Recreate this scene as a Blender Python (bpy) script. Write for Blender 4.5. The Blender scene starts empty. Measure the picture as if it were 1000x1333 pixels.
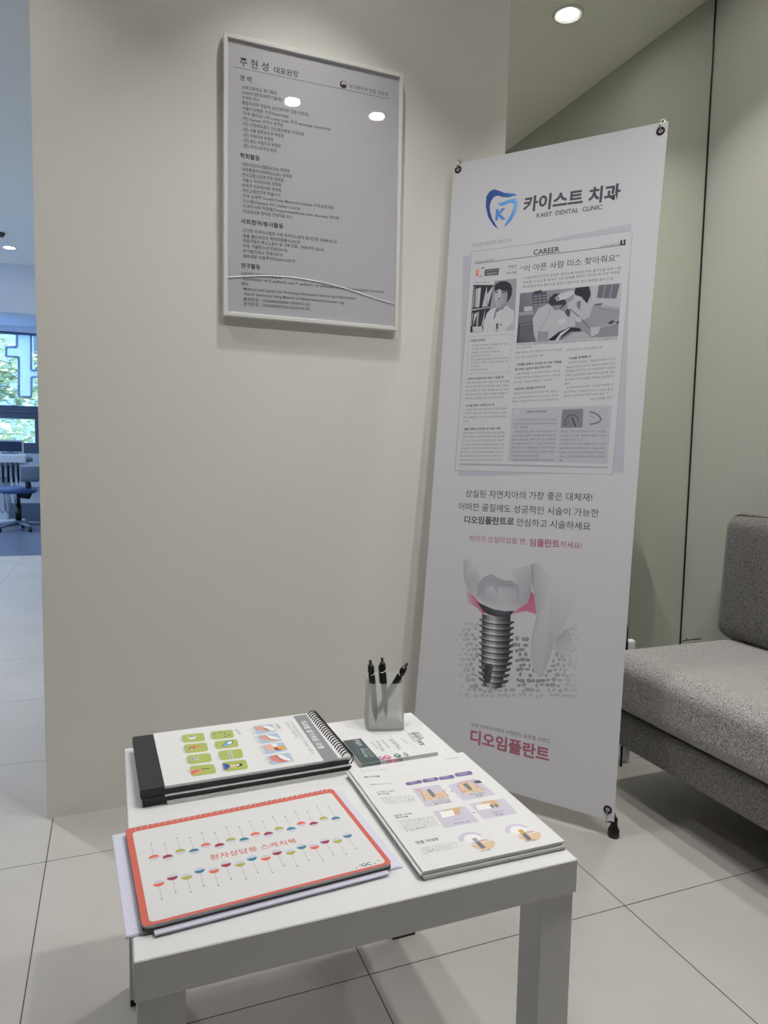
import bpy, bmesh, math, random
from mathutils import Vector, Matrix

random.seed(7)
PI = math.pi
sc = bpy.context.scene
COL = sc.collection

# ------------------------------------------------------------------ camera
FPX, YAW, PITCH, ROLL, CAMH = 905.99, 0.372516, 0.083276, 0.01936, 0.98243
_cy, _sy = math.cos(YAW), math.sin(YAW)
CF = Vector((_sy * math.cos(PITCH), _cy * math.cos(PITCH), -math.sin(PITCH)))
_r = Vector((_cy, -_sy, 0)); _u = _r.cross(CF)
CR = _r * math.cos(ROLL) + _u * math.sin(ROLL)
CU = _u * math.cos(ROLL) - _r * math.sin(ROLL)
CO = Vector((0, 0, CAMH))
cam_d = bpy.data.cameras.new('camera')
cam_d.sensor_fit = 'HORIZONTAL'; cam_d.sensor_width = 36.0; cam_d.lens = 36.0 * FPX / 1000.0
cam_d.clip_start = 0.05; cam_d.clip_end = 200
cam = bpy.data.objects.new('camera', cam_d); COL.objects.link(cam)
cam.matrix_world = Matrix(((CR.x, CU.x, -CF.x, CO.x), (CR.y, CU.y, -CF.y, CO.y), (CR.z, CU.z, -CF.z, CO.z), (0, 0, 0, 1)))
sc.camera = cam

# ------------------------------------------------------------------ world, sun, exposure
world = bpy.data.worlds.new('sky'); sc.world = world; world.use_nodes = True
bg = world.node_tree.nodes['Background']
bg.inputs['Color'].default_value = (0.60, 0.78, 1.0, 1); bg.inputs['Strength'].default_value = 3.5
sun_d = bpy.data.lights.new('sun', 'SUN'); sun_d.energy = 22.0; sun_d.angle = 0.01; sun_d.color = (1, .95, .85)
sun = bpy.data.objects.new('sun', sun_d); COL.objects.link(sun)
sun.rotation_euler = (math.radians(38), 0, math.radians(-25))
LAMP_W = 6.4          # watts of one ceiling downlight
LAMP_COL = (1.0, 0.985, 0.955)
LENS = 80.0
SPREAD = 88
sc.view_settings.view_transform = 'Standard'; sc.view_settings.look = 'None'
sc.view_settings.gamma = 1.0; sc.view_settings.use_curve_mapping = False
sc.view_settings.exposure = -0.27

# ------------------------------------------------------------------ colour and material helpers
def lin(c):
    c /= 255.0
    return c / 12.92 if c <= 0.04045 else ((c + 0.055) / 1.055) ** 2.4
def rgb(r, g, b): return (lin(r), lin(g), lin(b), 1.0)

def mat(name, color, rough=0.5, metal=0.0, spec=0.5, noise=None, bump=None, **kw):
    """noise = (scale, amount) colour mottling; bump = (scale, strength)"""
    m = bpy.data.materials.new(name); m.use_nodes = True
    nt = m.node_tree; b = nt.nodes['Principled BSDF']
    b.inputs['Base Color'].default_value = color
    b.inputs['Roughness'].default_value = rough
    b.inputs['Metallic'].default_value = metal
    b.inputs['Specular IOR Level'].default_value = spec
    tc = nt.nodes.new('ShaderNodeTexCoord')
    if noise:
        n = nt.nodes.new('ShaderNodeTexNoise'); n.inputs['Scale'].default_value = noise[0]; n.inputs['Detail'].default_value = 5
        nt.links.new(tc.outputs['Object'], n.inputs['Vector'])
        mx = nt.nodes.new('ShaderNodeMix'); mx.data_type = 'RGBA'
        a = noise[1]
        mx.inputs[6].default_value = tuple(c * (1 - a) for c in color[:3]) + (1,)
        mx.inputs[7].default_value = tuple(min(1, c * (1 + a)) for c in color[:3]) + (1,)
        nt.links.new(n.outputs['Fac'], mx.inputs[0]); nt.links.new(mx.outputs[2], b.inputs['Base Color'])
    if bump:
        n2 = nt.nodes.new('ShaderNodeTexNoise'); n2.inputs['Scale'].default_value = bump[0]; n2.inputs['Detail'].default_value = 3
        nt.links.new(tc.outputs['Object'], n2.inputs['Vector'])
        bp = nt.nodes.new('ShaderNodeBump'); bp.inputs['Strength'].default_value = bump[1]; bp.inputs['Distance'].default_value = 0.002
        nt.links.new(n2.outputs['Fac'], bp.inputs['Height']); nt.links.new(bp.outputs['Normal'], b.inputs['Normal'])
    for k, v in kw.items(): b.inputs[k.replace('_', ' ')].default_value = v
    return m

def emit_mat(name, color, strength):
    m = bpy.data.materials.new(name); m.use_nodes = True
    b = m.node_tree.nodes['Principled BSDF']
    b.inputs['Base Color'].default_value = (1, 1, 1, 1)
    b.inputs['Emission Color'].default_value = tuple(color[:3]) + (1,); b.inputs['Emission Strength'].default_value = strength
    return m

def ink_mat(name, rough=0.5, spec=0.35):
    m = bpy.data.materials.new(name); m.use_nodes = True
    nt = m.node_tree; b = nt.nodes['Principled BSDF']
    a = nt.nodes.new('ShaderNodeAttribute'); a.attribute_name = 'ink'
    nt.links.new(a.outputs['Color'], b.inputs['Base Color'])
    b.inputs['Roughness'].default_value = rough; b.inputs['Specular IOR Level'].default_value = spec
    return m

def clear_mat(name, tint, gloss=0.05, rough=0.02, fres=None):
    m = bpy.data.materials.new(name); m.use_nodes = True
    nt = m.node_tree; nt.nodes.clear()
    out = nt.nodes.new('ShaderNodeOutputMaterial')
    tr = nt.nodes.new('ShaderNodeBsdfTransparent'); tr.inputs[0].default_value = tint
    gl = nt.nodes.new('ShaderNodeBsdfGlossy'); gl.inputs['Roughness'].default_value = rough
    mx = nt.nodes.new('ShaderNodeMixShader')
    if fres:
        f = nt.nodes.new('ShaderNodeFresnel'); f.inputs[0].default_value = fres
        ge = nt.nodes.new('ShaderNodeNewGeometry'); k = nt.nodes.new('ShaderNodeMath'); k.operation = 'SUBTRACT'; k.inputs[0].default_value = 1
        nt.links.new(ge.outputs['Backfacing'], k.inputs[1])
        k2 = nt.nodes.new('ShaderNodeMath'); k2.operation = 'MULTIPLY'; nt.links.new(f.outputs[0], k2.inputs[0]); nt.links.new(k.outputs[0], k2.inputs[1])
        nt.links.new(k2.outputs[0], mx.inputs[0])
    else: mx.inputs[0].default_value = gloss
    nt.links.new(tr.outputs[0], mx.inputs[1]); nt.links.new(gl.outputs[0], mx.inputs[2]); nt.links.new(mx.outputs[0], out.inputs[0])
    return m

def tile_mat():
    m = bpy.data.materials.new('porcelain_tile'); m.use_nodes = True
    nt = m.node_tree; b = nt.nodes['Principled BSDF']; L = nt.links.new
    tc = nt.nodes.new('ShaderNodeTexCoord'); sp = nt.nodes.new('ShaderNodeSeparateXYZ'); L(tc.outputs['Object'], sp.inputs[0])
    def M(op, a, b_=None):
        n = nt.nodes.new('ShaderNodeMath'); n.operation = op
        for i, v in enumerate((a, b_)):
            if v is None: continue
            if isinstance(v, (int, float)): n.inputs[i].default_value = v
            else: L(v, n.inputs[i])
        return n.outputs[0]
    def line(axis, off):
        t = M('FRACT', M('DIVIDE', M('ADD', sp.outputs[axis], 60.0 - off + 0.3), 0.6))
        return M('LESS_THAN', M('ABSOLUTE', M('SUBTRACT', t, 0.5)), 0.0019)
    g = M('MAXIMUM', line(0, -0.1588), line(1, 1.7588))
    n = nt.nodes.new('ShaderNodeTexNoise'); n.inputs['Scale'].default_value = 2.2; n.inputs['Detail'].default_value = 8; n.inputs['Roughness'].default_value = .62
    L(tc.outputs['Object'], n.inputs['Vector'])
    r = nt.nodes.new('ShaderNodeValToRGB'); r.color_ramp.elements[0].position = .3; r.color_ramp.elements[1].position = .72
    r.color_ramp.elements[0].color = (0.475, 0.453, 0.428, 1); r.color_ramp.elements[1].color = (0.56, 0.537, 0.512, 1)
    L(n.outputs['Fac'], r.inputs[0])
    mx = nt.nodes.new('ShaderNodeMix'); mx.data_type = 'RGBA'; L(g, mx.inputs[0]); L(r.outputs[0], mx.inputs[6]); mx.inputs[7].default_value = (0.045, 0.043, 0.04, 1)
    L(mx.outputs[2], b.inputs['Base Color']); b.inputs['Roughness'].default_value = .38; b.inputs['Specular IOR Level'].default_value = .45
    return m

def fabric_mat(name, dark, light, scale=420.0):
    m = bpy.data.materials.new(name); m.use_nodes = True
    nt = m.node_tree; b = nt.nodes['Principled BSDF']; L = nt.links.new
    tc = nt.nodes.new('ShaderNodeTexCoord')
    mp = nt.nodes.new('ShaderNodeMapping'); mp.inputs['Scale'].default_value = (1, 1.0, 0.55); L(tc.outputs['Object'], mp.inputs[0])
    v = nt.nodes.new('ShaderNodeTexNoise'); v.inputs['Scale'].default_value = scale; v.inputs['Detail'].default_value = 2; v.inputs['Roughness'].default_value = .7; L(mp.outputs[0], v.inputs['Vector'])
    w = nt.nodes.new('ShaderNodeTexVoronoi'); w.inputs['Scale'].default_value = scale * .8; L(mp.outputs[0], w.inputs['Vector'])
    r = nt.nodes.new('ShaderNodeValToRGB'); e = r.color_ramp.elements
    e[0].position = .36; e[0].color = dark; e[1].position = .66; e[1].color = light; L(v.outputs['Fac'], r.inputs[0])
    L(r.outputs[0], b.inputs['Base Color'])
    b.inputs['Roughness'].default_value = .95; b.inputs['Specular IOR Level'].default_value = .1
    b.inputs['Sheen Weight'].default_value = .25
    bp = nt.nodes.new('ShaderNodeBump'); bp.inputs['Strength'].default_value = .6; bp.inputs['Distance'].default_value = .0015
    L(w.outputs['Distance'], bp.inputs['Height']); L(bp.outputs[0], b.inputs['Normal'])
    return m

M_WALL = mat('warm_white_paint', (0.80, 0.79, 0.745, 1), .75, spec=.25, noise=(3, .012), bump=(160, .04))
M_CEIL = mat('ceiling_paint', (0.90, 0.885, 0.81, 1), .85, spec=.2, noise=(2, .01))
M_FARWALL = mat('cool_white_paint', (0.72, 0.77, 0.84, 1), .8, spec=.2, noise=(3, .01))
M_WALL2 = mat('grey_green_dimmed_paint', (0.57, 0.575, 0.515, 1), .75, spec=.25, noise=(3, .012), bump=(160, .04))  # shade put into the colour: darker wall paint offsets the strong lamp
M_TAUPE = mat('taupe_panel', (0.30, 0.28, 0.26, 1), .6, noise=(3, .05))
M_TILE = tile_mat()
M_VINYL = mat('blue_grey_vinyl', rgb(92, 106, 132), .32, noise=(9, .06))
M_WHITE = mat('white_foil', (0.78, 0.78, 0.782, 1), .42, noise=(5, .008))
M_PAPER = mat('paper_edge', (0.735, 0.735, 0.735, 1), .8, noise=(40, .03))
M_GREYEDGE = mat('page_edges', (0.66, 0.665, 0.63, 1), .85, noise=(300, .08))
M_BLACK = mat('black_board', rgb(40, 38, 42), .55, noise=(30, .05))
M_BLKPL = mat('black_plastic', rgb(17, 17, 18), .32, noise=(30, .03))
M_DKGREY = mat('dark_grey_plastic', rgb(70, 70, 72), .4, noise=(30, .04))
M_CHROME = mat('steel', rgb(190, 188, 182), .25, metal=1.0, noise=(20, .02))
M_BRASS = mat('dark_grommet', rgb(52, 42, 42), .35, metal=.7, noise=(20, .05))
M_FRAME = mat('white_frame_lacquer', (0.80, 0.80, 0.78, 1), .3, noise=(8, .01))
M_GLEAM = mat('glint_white', (0.93, 0.93, 0.93, 1), .4, spec=.7, noise=(8, .005))
M_LAV = mat('lavender_plastic', rgb(218, 218, 236), .3, noise=(10, .01))
M_BSHEET = mat('banner_vinyl', (0.72, 0.72, 0.765, 1), .45, spec=.3, noise=(4, .01))
M_POSTER = mat('poster_paper', (0.61, 0.60, 0.635, 1), .6, noise=(4, .01))
M_ORANGE = mat('orange_card', rgb(232, 98, 76), .5, noise=(10, .02))
M_DKPAGE = mat('dark_back_cover', rgb(78, 70, 68), .6, noise=(10, .04))
M_INK = ink_mat('printed_ink')
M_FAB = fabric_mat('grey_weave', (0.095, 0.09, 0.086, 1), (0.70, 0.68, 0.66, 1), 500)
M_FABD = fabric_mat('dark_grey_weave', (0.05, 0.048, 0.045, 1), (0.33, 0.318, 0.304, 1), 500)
M_LENS = emit_mat('lit_lens', (1, .97, .92), LENS)
M_BLUEFAB = mat('blue_vinyl_seat', rgb(74, 100, 150), .45, noise=(20, .04))
M_GREYPL = mat('grey_blue_plastic', rgb(108, 124, 142), .45, noise=(20, .04))
M_UNIT = mat('dental_unit_white', rgb(206, 214, 226), .35, noise=(10, .01))
M_WINFR = mat('window_aluminium', rgb(96, 106, 124), .45, metal=.3, noise=(12, .03))
M_GLASS = clear_mat('window_glass', (.84, .93, 1, 1), rough=.01, fres=1.45)
M_ACRYL = clear_mat('poster_acrylic', (.985, .985, .99, 1), rough=.02, fres=1.4)
def film_mat():
    m = bpy.data.materials.new('frosted_window_film'); m.use_nodes = True
    nt = m.node_tree; nt.nodes.clear(); out = nt.nodes.new('ShaderNodeOutputMaterial')
    a = nt.nodes.new('ShaderNodeBsdfTranslucent'); a.inputs[0].default_value = (.80, .86, .93, 1)
    d = nt.nodes.new('ShaderNodeBsdfTransparent'); d.inputs[0].default_value = (.9, .95, 1, 1)
    x = nt.nodes.new('ShaderNodeMixShader'); x.inputs[0].default_value = .04
    nt.links.new(a.outputs[0], x.inputs[1]); nt.links.new(d.outputs[0], x.inputs[2]); nt.links.new(x.outputs[0], out.inputs[0])
    return m
M_FILM = film_mat()
M_FILMB = mat('film_border', rgb(190, 208, 222), .6, noise=(6, .02))
M_LEAF = mat('leaves', (0.46, 0.54, 0.34, 1), .5, noise=(6, .3))
M_BARK = mat('bark', rgb(84, 68, 54), .9, noise=(12, .3), bump=(30, .5))
M_CONC = mat('sky_tinted_concrete', rgb(112, 138, 178), .85, noise=(3, .08))  # blue of the reflected sky mixed into the base colour
M_DKGLASS = mat('dark_window', rgb(58, 74, 98), .15, noise=(3, .1))

def mirror_mat():
    m = bpy.data.materials.new('mirror_silvering'); m.use_nodes = True
    b = m.node_tree.nodes['Principled BSDF']
    b.inputs['Base Color'].default_value = (0.93, 0.955, 0.90, 1); b.inputs['Metallic'].default_value = 1.0
    b.inputs['Roughness'].default_value = 0.015
    return m
M_MIRROR = mirror_mat()

def frost_mat():
    m = bpy.data.materials.new('frosted_plastic'); m.use_nodes = True
    nt = m.node_tree; nt.nodes.clear(); L = nt.links.new
    out = nt.nodes.new('ShaderNodeOutputMaterial')
    rf = nt.nodes.new('ShaderNodeBsdfRefraction'); rf.inputs['Color'].default_value = (.98, .98, .98, 1); rf.inputs['Roughness'].default_value = .16; rf.inputs['IOR'].default_value = 1.06
    tp = nt.nodes.new('ShaderNodeBsdfTransparent'); tp.inputs[0].default_value = (.97, .97, .97, 1)
    tl = nt.nodes.new('ShaderNodeBsdfTranslucent'); tl.inputs[0].default_value = (.94, .94, .93, 1)
    df = nt.nodes.new('ShaderNodeBsdfDiffuse'); df.inputs[0].default_value = (.92, .92, .91, 1)
    def mix(f, x, y):
        m_ = nt.nodes.new('ShaderNodeMixShader'); m_.inputs[0].default_value = f; L(x.outputs[0], m_.inputs[1]); L(y.outputs[0], m_.inputs[2]); return m_
    a = mix(.5, tl, df); t = mix(.60, rf, tp); L(mix(.22, t, a).outputs[0], out.inputs[0])
    return m
M_FROST = frost_mat()

# ------------------------------------------------------------------ object helpers
WM = {}
def empty(name, loc, label, cat, group=None):
    o = bpy.data.objects.new(name, None); COL.objects.link(o)
    o.location = loc; o.empty_display_size = .05
    WM[o.name] = Matrix.Translation(Vector(loc))
    tag(o, label, cat, group); return o
def tag(o, label=None, cat=None, group=None, kind=None):
    if label: o['label'] = label
    if cat: o['category'] = cat
    if group: o['group'] = group
    if kind: o['kind'] = kind
    return o
def put(name, bm, mats, parent=None, loc=(0, 0, 0), smooth=False, label=None):
    """link a bmesh modelled in world coordinates as one object"""
    base = WM[parent.name] if parent else Matrix.Translation(Vector(loc))
    bm.transform(base.inverted())
    me = bpy.data.meshes.new(name); bm.to_mesh(me); bm.free()
    for m in (mats if isinstance(mats, (list, tuple)) else [mats]): me.materials.append(m)
    if smooth:
        for p in me.polygons: p.use_smooth = True
    o = bpy.data.objects.new(name, me); COL.objects.link(o)
    if parent: o.parent = parent; WM[o.name] = base.copy()
    else: o.location = loc; WM[o.name] = base.copy()
    if label: o['label'] = label
    return o
def struct(name, bm, m, parent=None, smooth=False):
    o = put(name, bm, m, parent, smooth=smooth)
    if not parent: o['kind'] = 'structure'
    return o
def dup(root, loc, label=None, rz=0.0):
    r = root.copy(); COL.objects.link(r); r.location = loc; r.rotation_euler = (0, 0, rz)
    if label: r['label'] = label
    for ch in list(root.children):
        c = ch.copy(); COL.objects.link(c); c.parent = r
        for g in list(ch.children):
            d = g.copy(); COL.objects.link(d); d.parent = c
    return r

def quadface(bm, pts, mi=0):
    f = bm.faces.new([bm.verts.new(Vector(p)) for p in pts]); f.material_index = mi; return f
def box(bm, x0, x1, y0, y1, z0, z1, mi=0, bev=0.0, frame=None, segs=2):
    vs = [Vector((x, y, z)) for z in (z0, z1) for y in (y0, y1) for x in (x0, x1)]
    if frame: vs = [frame @ v for v in vs]
    v = [bm.verts.new(p) for p in vs]
    fs = []
    for idx in ((0, 2, 3, 1), (4, 5, 7, 6), (0, 1, 5, 4), (2, 6, 7, 3), (0, 4, 6, 2), (1, 3, 7, 5)):
        f = bm.faces.new([v[i] for i in idx]); f.material_index = mi; fs.append(f)
    if bev > 0:
        es = set(e for f in fs for e in f.edges)
        bmesh.ops.bevel(bm, geom=list(es), offset=bev, segments=segs, affect='EDGES', profile=.5, material=mi)
def prism(bm, pts, z0, z1, mi=0, frame=None, mi_top=None):
    """extrude a CCW outline between two heights"""
    F = frame or Matrix.Identity(4)
    a = [bm.verts.new(F @ Vector((p[0], p[1], z0))) for p in pts]
    b = [bm.verts.new(F @ Vector((p[0], p[1], z1))) for p in pts]
    n = len(pts)
    for i in range(n):
        f = bm.faces.new((a[i], a[(i + 1) % n], b[(i + 1) % n], b[i])); f.material_index = mi
    f = bm.faces.new(b); f.material_index = mi if mi_top is None else mi_top
    f = bm.faces.new(a[::-1]); f.material_index = mi
def rrect(x0, y0, x1, y1, r, n=5):
    out = []
    for cx, cy, a0 in ((x1 - r, y0 + r, -90), (x1 - r, y1 - r, 0), (x0 + r, y1 - r, 90), (x0 + r, y0 + r, 180)):
        for i in range(n + 1):
            a = math.radians(a0 + 90 * i / n); out.append((cx + r * math.cos(a), cy + r * math.sin(a)))
    return out
def tube(bm, pts, r, n=8, mi=0, caps=True, closed=False):
    pts = [Vector(p) for p in pts]; rs = r if isinstance(r, (list, tuple)) else [r] * len(pts)
    m = len(pts); rings = []; prev = None
    for i, p in enumerate(pts):
        if closed: d = pts[(i + 1) % m] - pts[(i - 1) % m]
        else: d = pts[min(i + 1, m - 1)] - pts[max(i - 1, 0)]
        d.normalize()
        if prev is None:
            ref = Vector((0, 0, 1)) if abs(d.z) < .9 else Vector((1, 0, 0)); a = d.cross(ref).normalized()
        else: a = (prev - d * prev.dot(d)).normalized()
        prev = a; b = d.cross(a)
        rings.append([bm.verts.new(p + (a * math.cos(2 * PI * k / n) + b * math.sin(2 * PI * k / n)) * rs[i]) for k in range(n)])
    for i in range(m if closed else m - 1):
        A, B = rings[i], rings[(i + 1) % m]
        for k in range(n):
            f = bm.faces.new((A[k], A[(k + 1) % n], B[(k + 1) % n], B[k])); f.material_index = mi; f.smooth = True
    if caps and not closed:
        f = bm.faces.new(rings[0][::-1]); f.material_index = mi
        f = bm.faces.new(rings[-1]); f.material_index = mi
def lathe(bm, prof, frame=None, n=32, mi=0, cap0=False, cap1=False):
    F = frame or Matrix.Identity(4); rings = []
    for r, z in prof:
        rings.append([bm.verts.new(F @ Vector((r * math.cos(2 * PI * k / n), r * math.sin(2 * PI * k / n), z))) for k in range(n)])
    for i in range(len(prof) - 1):
        for k in range(n):
            f = bm.faces.new((rings[i][k], rings[i][(k + 1) % n], rings[i + 1][(k + 1) % n], rings[i + 1][k])); f.material_index = mi; f.smooth = True
    if cap0: bm.faces.new(rings[0][::-1]).material_index = mi
    if cap1: bm.faces.new(rings[-1]).material_index = mi
def axis_frame(a, b):
    a, b = Vector(a), Vector(b); d = (b - a).normalized()
    q = Vector((0, 0, 1)).rotation_difference(d)
    return Matrix.Translation(a) @ q.to_matrix().to_4x4()
def soft_box(bm, c, h, r, n=10, puff=(0, 0, 0), frame=None, mi=0):
    """box of half sizes h with round edges of radius r and bulging faces"""
    F = frame or Matrix.Identity(4); cache = {}; r = min(r, .94 * min(h))
    def vert(p):
        key = tuple(round(x, 6) for x in p)
        if key in cache: return cache[key]
        q = [p[i] * h[i] for i in range(3)]
        inn = [max(-(h[i] - r), min(h[i] - r, q[i])) for i in range(3)]
        d = Vector([q[i] - inn[i] for i in range(3)])
        if d.length > 1e-9: d = d.normalized() * r
        w = Vector(inn) + d
        for i in range(3):
            j, k = (i + 1) % 3, (i + 2) % 3
            if puff[i]: w[i] += math.copysign(1, p[i]) * (abs(p[i]) ** 3) * puff[i] * (1 - p[j] ** 4) * (1 - p[k] ** 4)
        v = bm.verts.new(F @ (w + Vector(c))); cache[key] = v; return v
    def grid(i):
        t = [-1.0]; hr = r / h[i]
        for k in range(1, 5): t.append(-1 + hr * (1 - math.cos(PI / 2 * k / 4)) if False else -1 + hr * k / 4)
        m = n
        for k in range(1, m): t.append(-1 + hr + (2 - 2 * hr) * k / m)
        for k in range(4, 0, -1): t.append(1 - hr * k / 4)
        t.append(1.0); return t
    for i in range(3):
        j, k = (i + 1) % 3, (i + 2) % 3
        gj, gk = grid(j), grid(k)
        for s in (-1, 1):
            for a in range(len(gj) - 1):
                for b in range(len(gk) - 1):
                    q = []
                    for (u, v) in ((gj[a], gk[b]), (gj[a + 1], gk[b]), (gj[a + 1], gk[b + 1]), (gj[a], gk[b + 1])):
                        p = [0, 0, 0]; p[i] = s; p[j] = u; p[k] = v; q.append(vert(p))
                    if s < 0: q = q[::-1]
                    f = bm.faces.new(q); f.smooth = True; f.material_index = mi

# sight line helpers: where a direction seen from the camera meets a plane
def ray(x, y): return CF + CR * ((x - 500) / FPX) - CU * ((y - 666.5) / FPX)
def at_y(x, y, Y): d = ray(x, y); return CO + d * ((Y - CO.y) / d.y)
def at_z(x, y, Z): d = ray(x, y); return CO + d * ((Z - CO.z) / d.z)

# ------------------------------------------------------------------ printed sheets
TEXTS = {}
PRINTS = []
class Sheet:
    """a flat printed face with its own metric axes: origin, right, up"""
    def __init__(s, O, U, V, white, base=(.74, .74, .742)):
        s.O, s.U, s.V = Vector(O), Vector(U).normalized(), Vector(V).normalized()
        s.N = s.U.cross(s.V).normalized(); s.ops = []; s.k = 0; s.white = [lin(w) for w in (white if isinstance(white, tuple) else (white,) * 3)]; s.base = base
    def c(s, col):
        if len(col) == 4: return col
        return tuple(min(.95, lin(x) / w * k) for x, w, k in zip(col, s.white, s.base)) + (1.0,)
    def m(s, x, y):
        d = ray(x, y); t = (s.O - CO).dot(s.N) / d.dot(s.N); p = CO + d * t - s.O
        return (p.dot(s.U), p.dot(s.V))
    def zoom(s, ox, oy, k): return lambda x, y: s.m(ox + x / k, oy + y / k)
    def poly(s, pts, col, lay=None):
        s.k += 1; cols = [s.c(c) for c in col] if isinstance(col, list) else [s.c(col)] * len(pts)
        s.ops.append(('p', pts, cols, s.k if lay is None else lay))
    def rect(s, u0, v0, u1, v1, col, r=0): s.poly(rrect(u0, v0, u1, v1, r) if r else [(u0, v0), (u1, v0), (u1, v1), (u0, v1)], col)
    def rquad(s, q, col, r):
        """quad with rounded corners"""
        out = []; q = [Vector(p) for p in q]
        for i in range(4):
            p, a, b = q[i], (q[i - 1] - q[i]).normalized() * r, (q[(i + 1) % 4] - q[i]).normalized() * r
            for t in (0, .25, .5, .75, 1): out.append(tuple(p + a * (1 - t) ** 2 + b * t ** 2))
        s.poly(out, col)
    def disc(s, c, r, col, a0=0, a1=360, n=24, ry=None):
        ry = ry or r
        s.poly([(c[0] + r * math.cos(math.radians(a0 + (a1 - a0) * i / n)), c[1] + ry * math.sin(math.radians(a0 + (a1 - a0) * i / n))) for i in range(n if a1 - a0 == 360 else n + 1)], col)
    def line(s, a, b, w, col):
        a, b = Vector(a), Vector(b); d = (b - a).normalized(); n = Vector((-d.y, d.x)) * w / 2
        s.poly([tuple(a - n), tuple(b - n), tuple(b + n), tuple(a + n)], col)
    def path(s, pts, w, col):
        for a, b in zip(pts, pts[1:]): s.line(a, b, w, col)
    def text(s, t, a, b, col, bold=0.0, h=None):
        TEXTS[(t, bold)] = None; s.k += 1
        s.ops.append(('t', t, bold, a, b, s.c(col), h, s.k))
    def words(s, a, b, col, h, pool, bold=0.0, dx=.93):
        """a line of small print filling a..b"""
        L = math.hypot(b[0] - a[0], b[1] - a[1]); n = max(2, int(L / (h * dx))); i = random.randrange(max(1, len(pool) - n - 2))
        s.text(pool[i:i + n].strip() or pool[:n], a, b, col, bold, h)
    def layers(s):
        done = []
        for n, op in enumerate(s.ops):
            if op[0] == 'p': pts, fixed = op[1], (op[3] if op[3] < 0 else 0)
            else:
                a, b, h = op[3], op[4], op[6] or .02; fixed = 0
                L_ = math.hypot(b[0] - a[0], b[1] - a[1]); h = op[6] or L_ * 1.2 / max(1, len(op[1]))
                nx, ny = -(b[1] - a[1]) / L_ * h, (b[0] - a[0]) / L_ * h
                pts = [a, b, (a[0] + nx, a[1] + ny), (b[0] + nx, b[1] + ny)]
            bb = (min(p[0] for p in pts), min(p[1] for p in pts), max(p[0] for p in pts), max(p[1] for p in pts))
            lay = 1 if fixed else 1 + max([l for q, l in done if q[0] < bb[2] and q[2] > bb[0] and q[1] < bb[3] and q[3] > bb[1]], default=0)
            done.append((bb, lay))
        return [l for _, l in done]
    def fill(s, bm, step=1.6e-5, base=6.0e-5, mi=1):
        lays = s.layers()
        lay = bm.loops.layers.float_color.get('ink') or bm.loops.layers.float_color.new('ink')
        for op, k in zip(s.ops, lays):
            if op[0] == 'p':
                _, pts, cols, _k = op
                vs = [bm.verts.new(s.O + s.U * p[0] + s.V * p[1] + s.N * (base + k * step)) for p in pts]
                f = bm.faces.new(vs); f.material_index = mi; f.normal_update()
                if f.normal.dot(s.N) < 0: f.normal_flip()
                cm = {v: c for v, c in zip(vs, cols)}
                for l in f.loops: l[lay] = cm[l.vert]
            else:
                _, t, bold, a, b, col, h, _k = op
                vv, ff, x0, x1, hh = TEXTS[(t, bold)]
                a, b = Vector(a), Vector(b); W = (b - a).length; d = (b - a) / W; e = Vector((-d.y, d.x))
                sx = W / max(1e-6, x1 - x0); sy = (h / .92) if h else sx
                vs = []
                for x, y in vv:
                    p = a + d * ((x - x0) * sx) + e * (y * sy + .1 * sy * 0)
                    vs.append(bm.verts.new(s.O + s.U * p.x + s.V * p.y + s.N * (base + k * step)))
                for fi in ff:
                    f = bm.faces.new([vs[i] for i in fi]); f.material_index = mi
                    for l in f.loops: l[lay] = col
def make_texts():
    tmp = {}
    for key in TEXTS:
        cu = bpy.data.curves.new('t', 'FONT'); cu.body = key[0]; cu.dimensions = '2D'; cu.fill_mode = 'FRONT'
        cu.resolution_u = 2; cu.offset = key[1]
        o = bpy.data.objects.new('t', cu); COL.objects.link(o); tmp[key] = o
    dg = bpy.context.evaluated_depsgraph_get()
    for key, o in tmp.items():
        me = bpy.data.meshes.new_from_object(o.evaluated_get(dg))
        vv = [(v.co.x, v.co.y) for v in me.vertices]; ff = [tuple(p.vertices) for p in me.polygons]
        xs = [v[0] for v in vv] or [0, 1]; ys = [v[1] for v in vv] or [0, 1]
        TEXTS[key] = (vv, ff, min(xs), max(xs), max(ys)); bpy.data.meshes.remove(me)
    for o in tmp.values():
        c = o.data; bpy.data.objects.remove(o); bpy.data.curves.remove(c)
POOL = ('임플란트 치료 후에는 정기적인 검진이 필요하며 자연치아와 같은 기능을 회복할 수 있도록 환자의 구강 상태를 '
        '정확히 진단한 뒤 치료 계획을 세우는 것이 중요하다 치아가 상실된 부위의 뼈 상태에 따라 골이식을 함께 시행하기도 '
        '한다 통증을 줄이고 회복 기간을 단축하는 방법을 연구하고 있으며 환자와 충분히 상담하여 만족스러운 결과를 얻도록 노력한다 ')

# ================================================================== ROOM SHELL
CEIL = 2.62
b = bmesh.new(); box(b, -3.0, 2.1, -3.0, 7.0, -.05, 0); struct('floor', b, M_TILE)
b = bmesh.new(); box(b, -3.0, 1.3, 7.0, 10.6, -.05, 0); struct('floor.001', b, M_VINYL)
b = bmesh.new(); box(b, -3.0, 2.1, -3.0, 7.2, CEIL, CEIL + .06); struct('ceiling', b, M_CEIL)
b = bmesh.new(); box(b, -3.0, 1.3, 7.35, 10.6, 2.55, 2.61); struct('ceiling.001', b, M_FARWALL)
b = bmesh.new(); box(b, -.1735, 1.152, 1.97, 2.45, 0, CEIL); struct('wall_center', b, M_WALL)
b = bmesh.new(); box(b, 1.152, 2.0, 2.008, 2.45, 0, CEIL); struct('wall_back', b, M_WALL)
b = bmesh.new(); box(b, 2.0, 2.1, -3.0, 2.45, 0, CEIL); struct('wall_right', b, M_WALL2)
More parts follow.
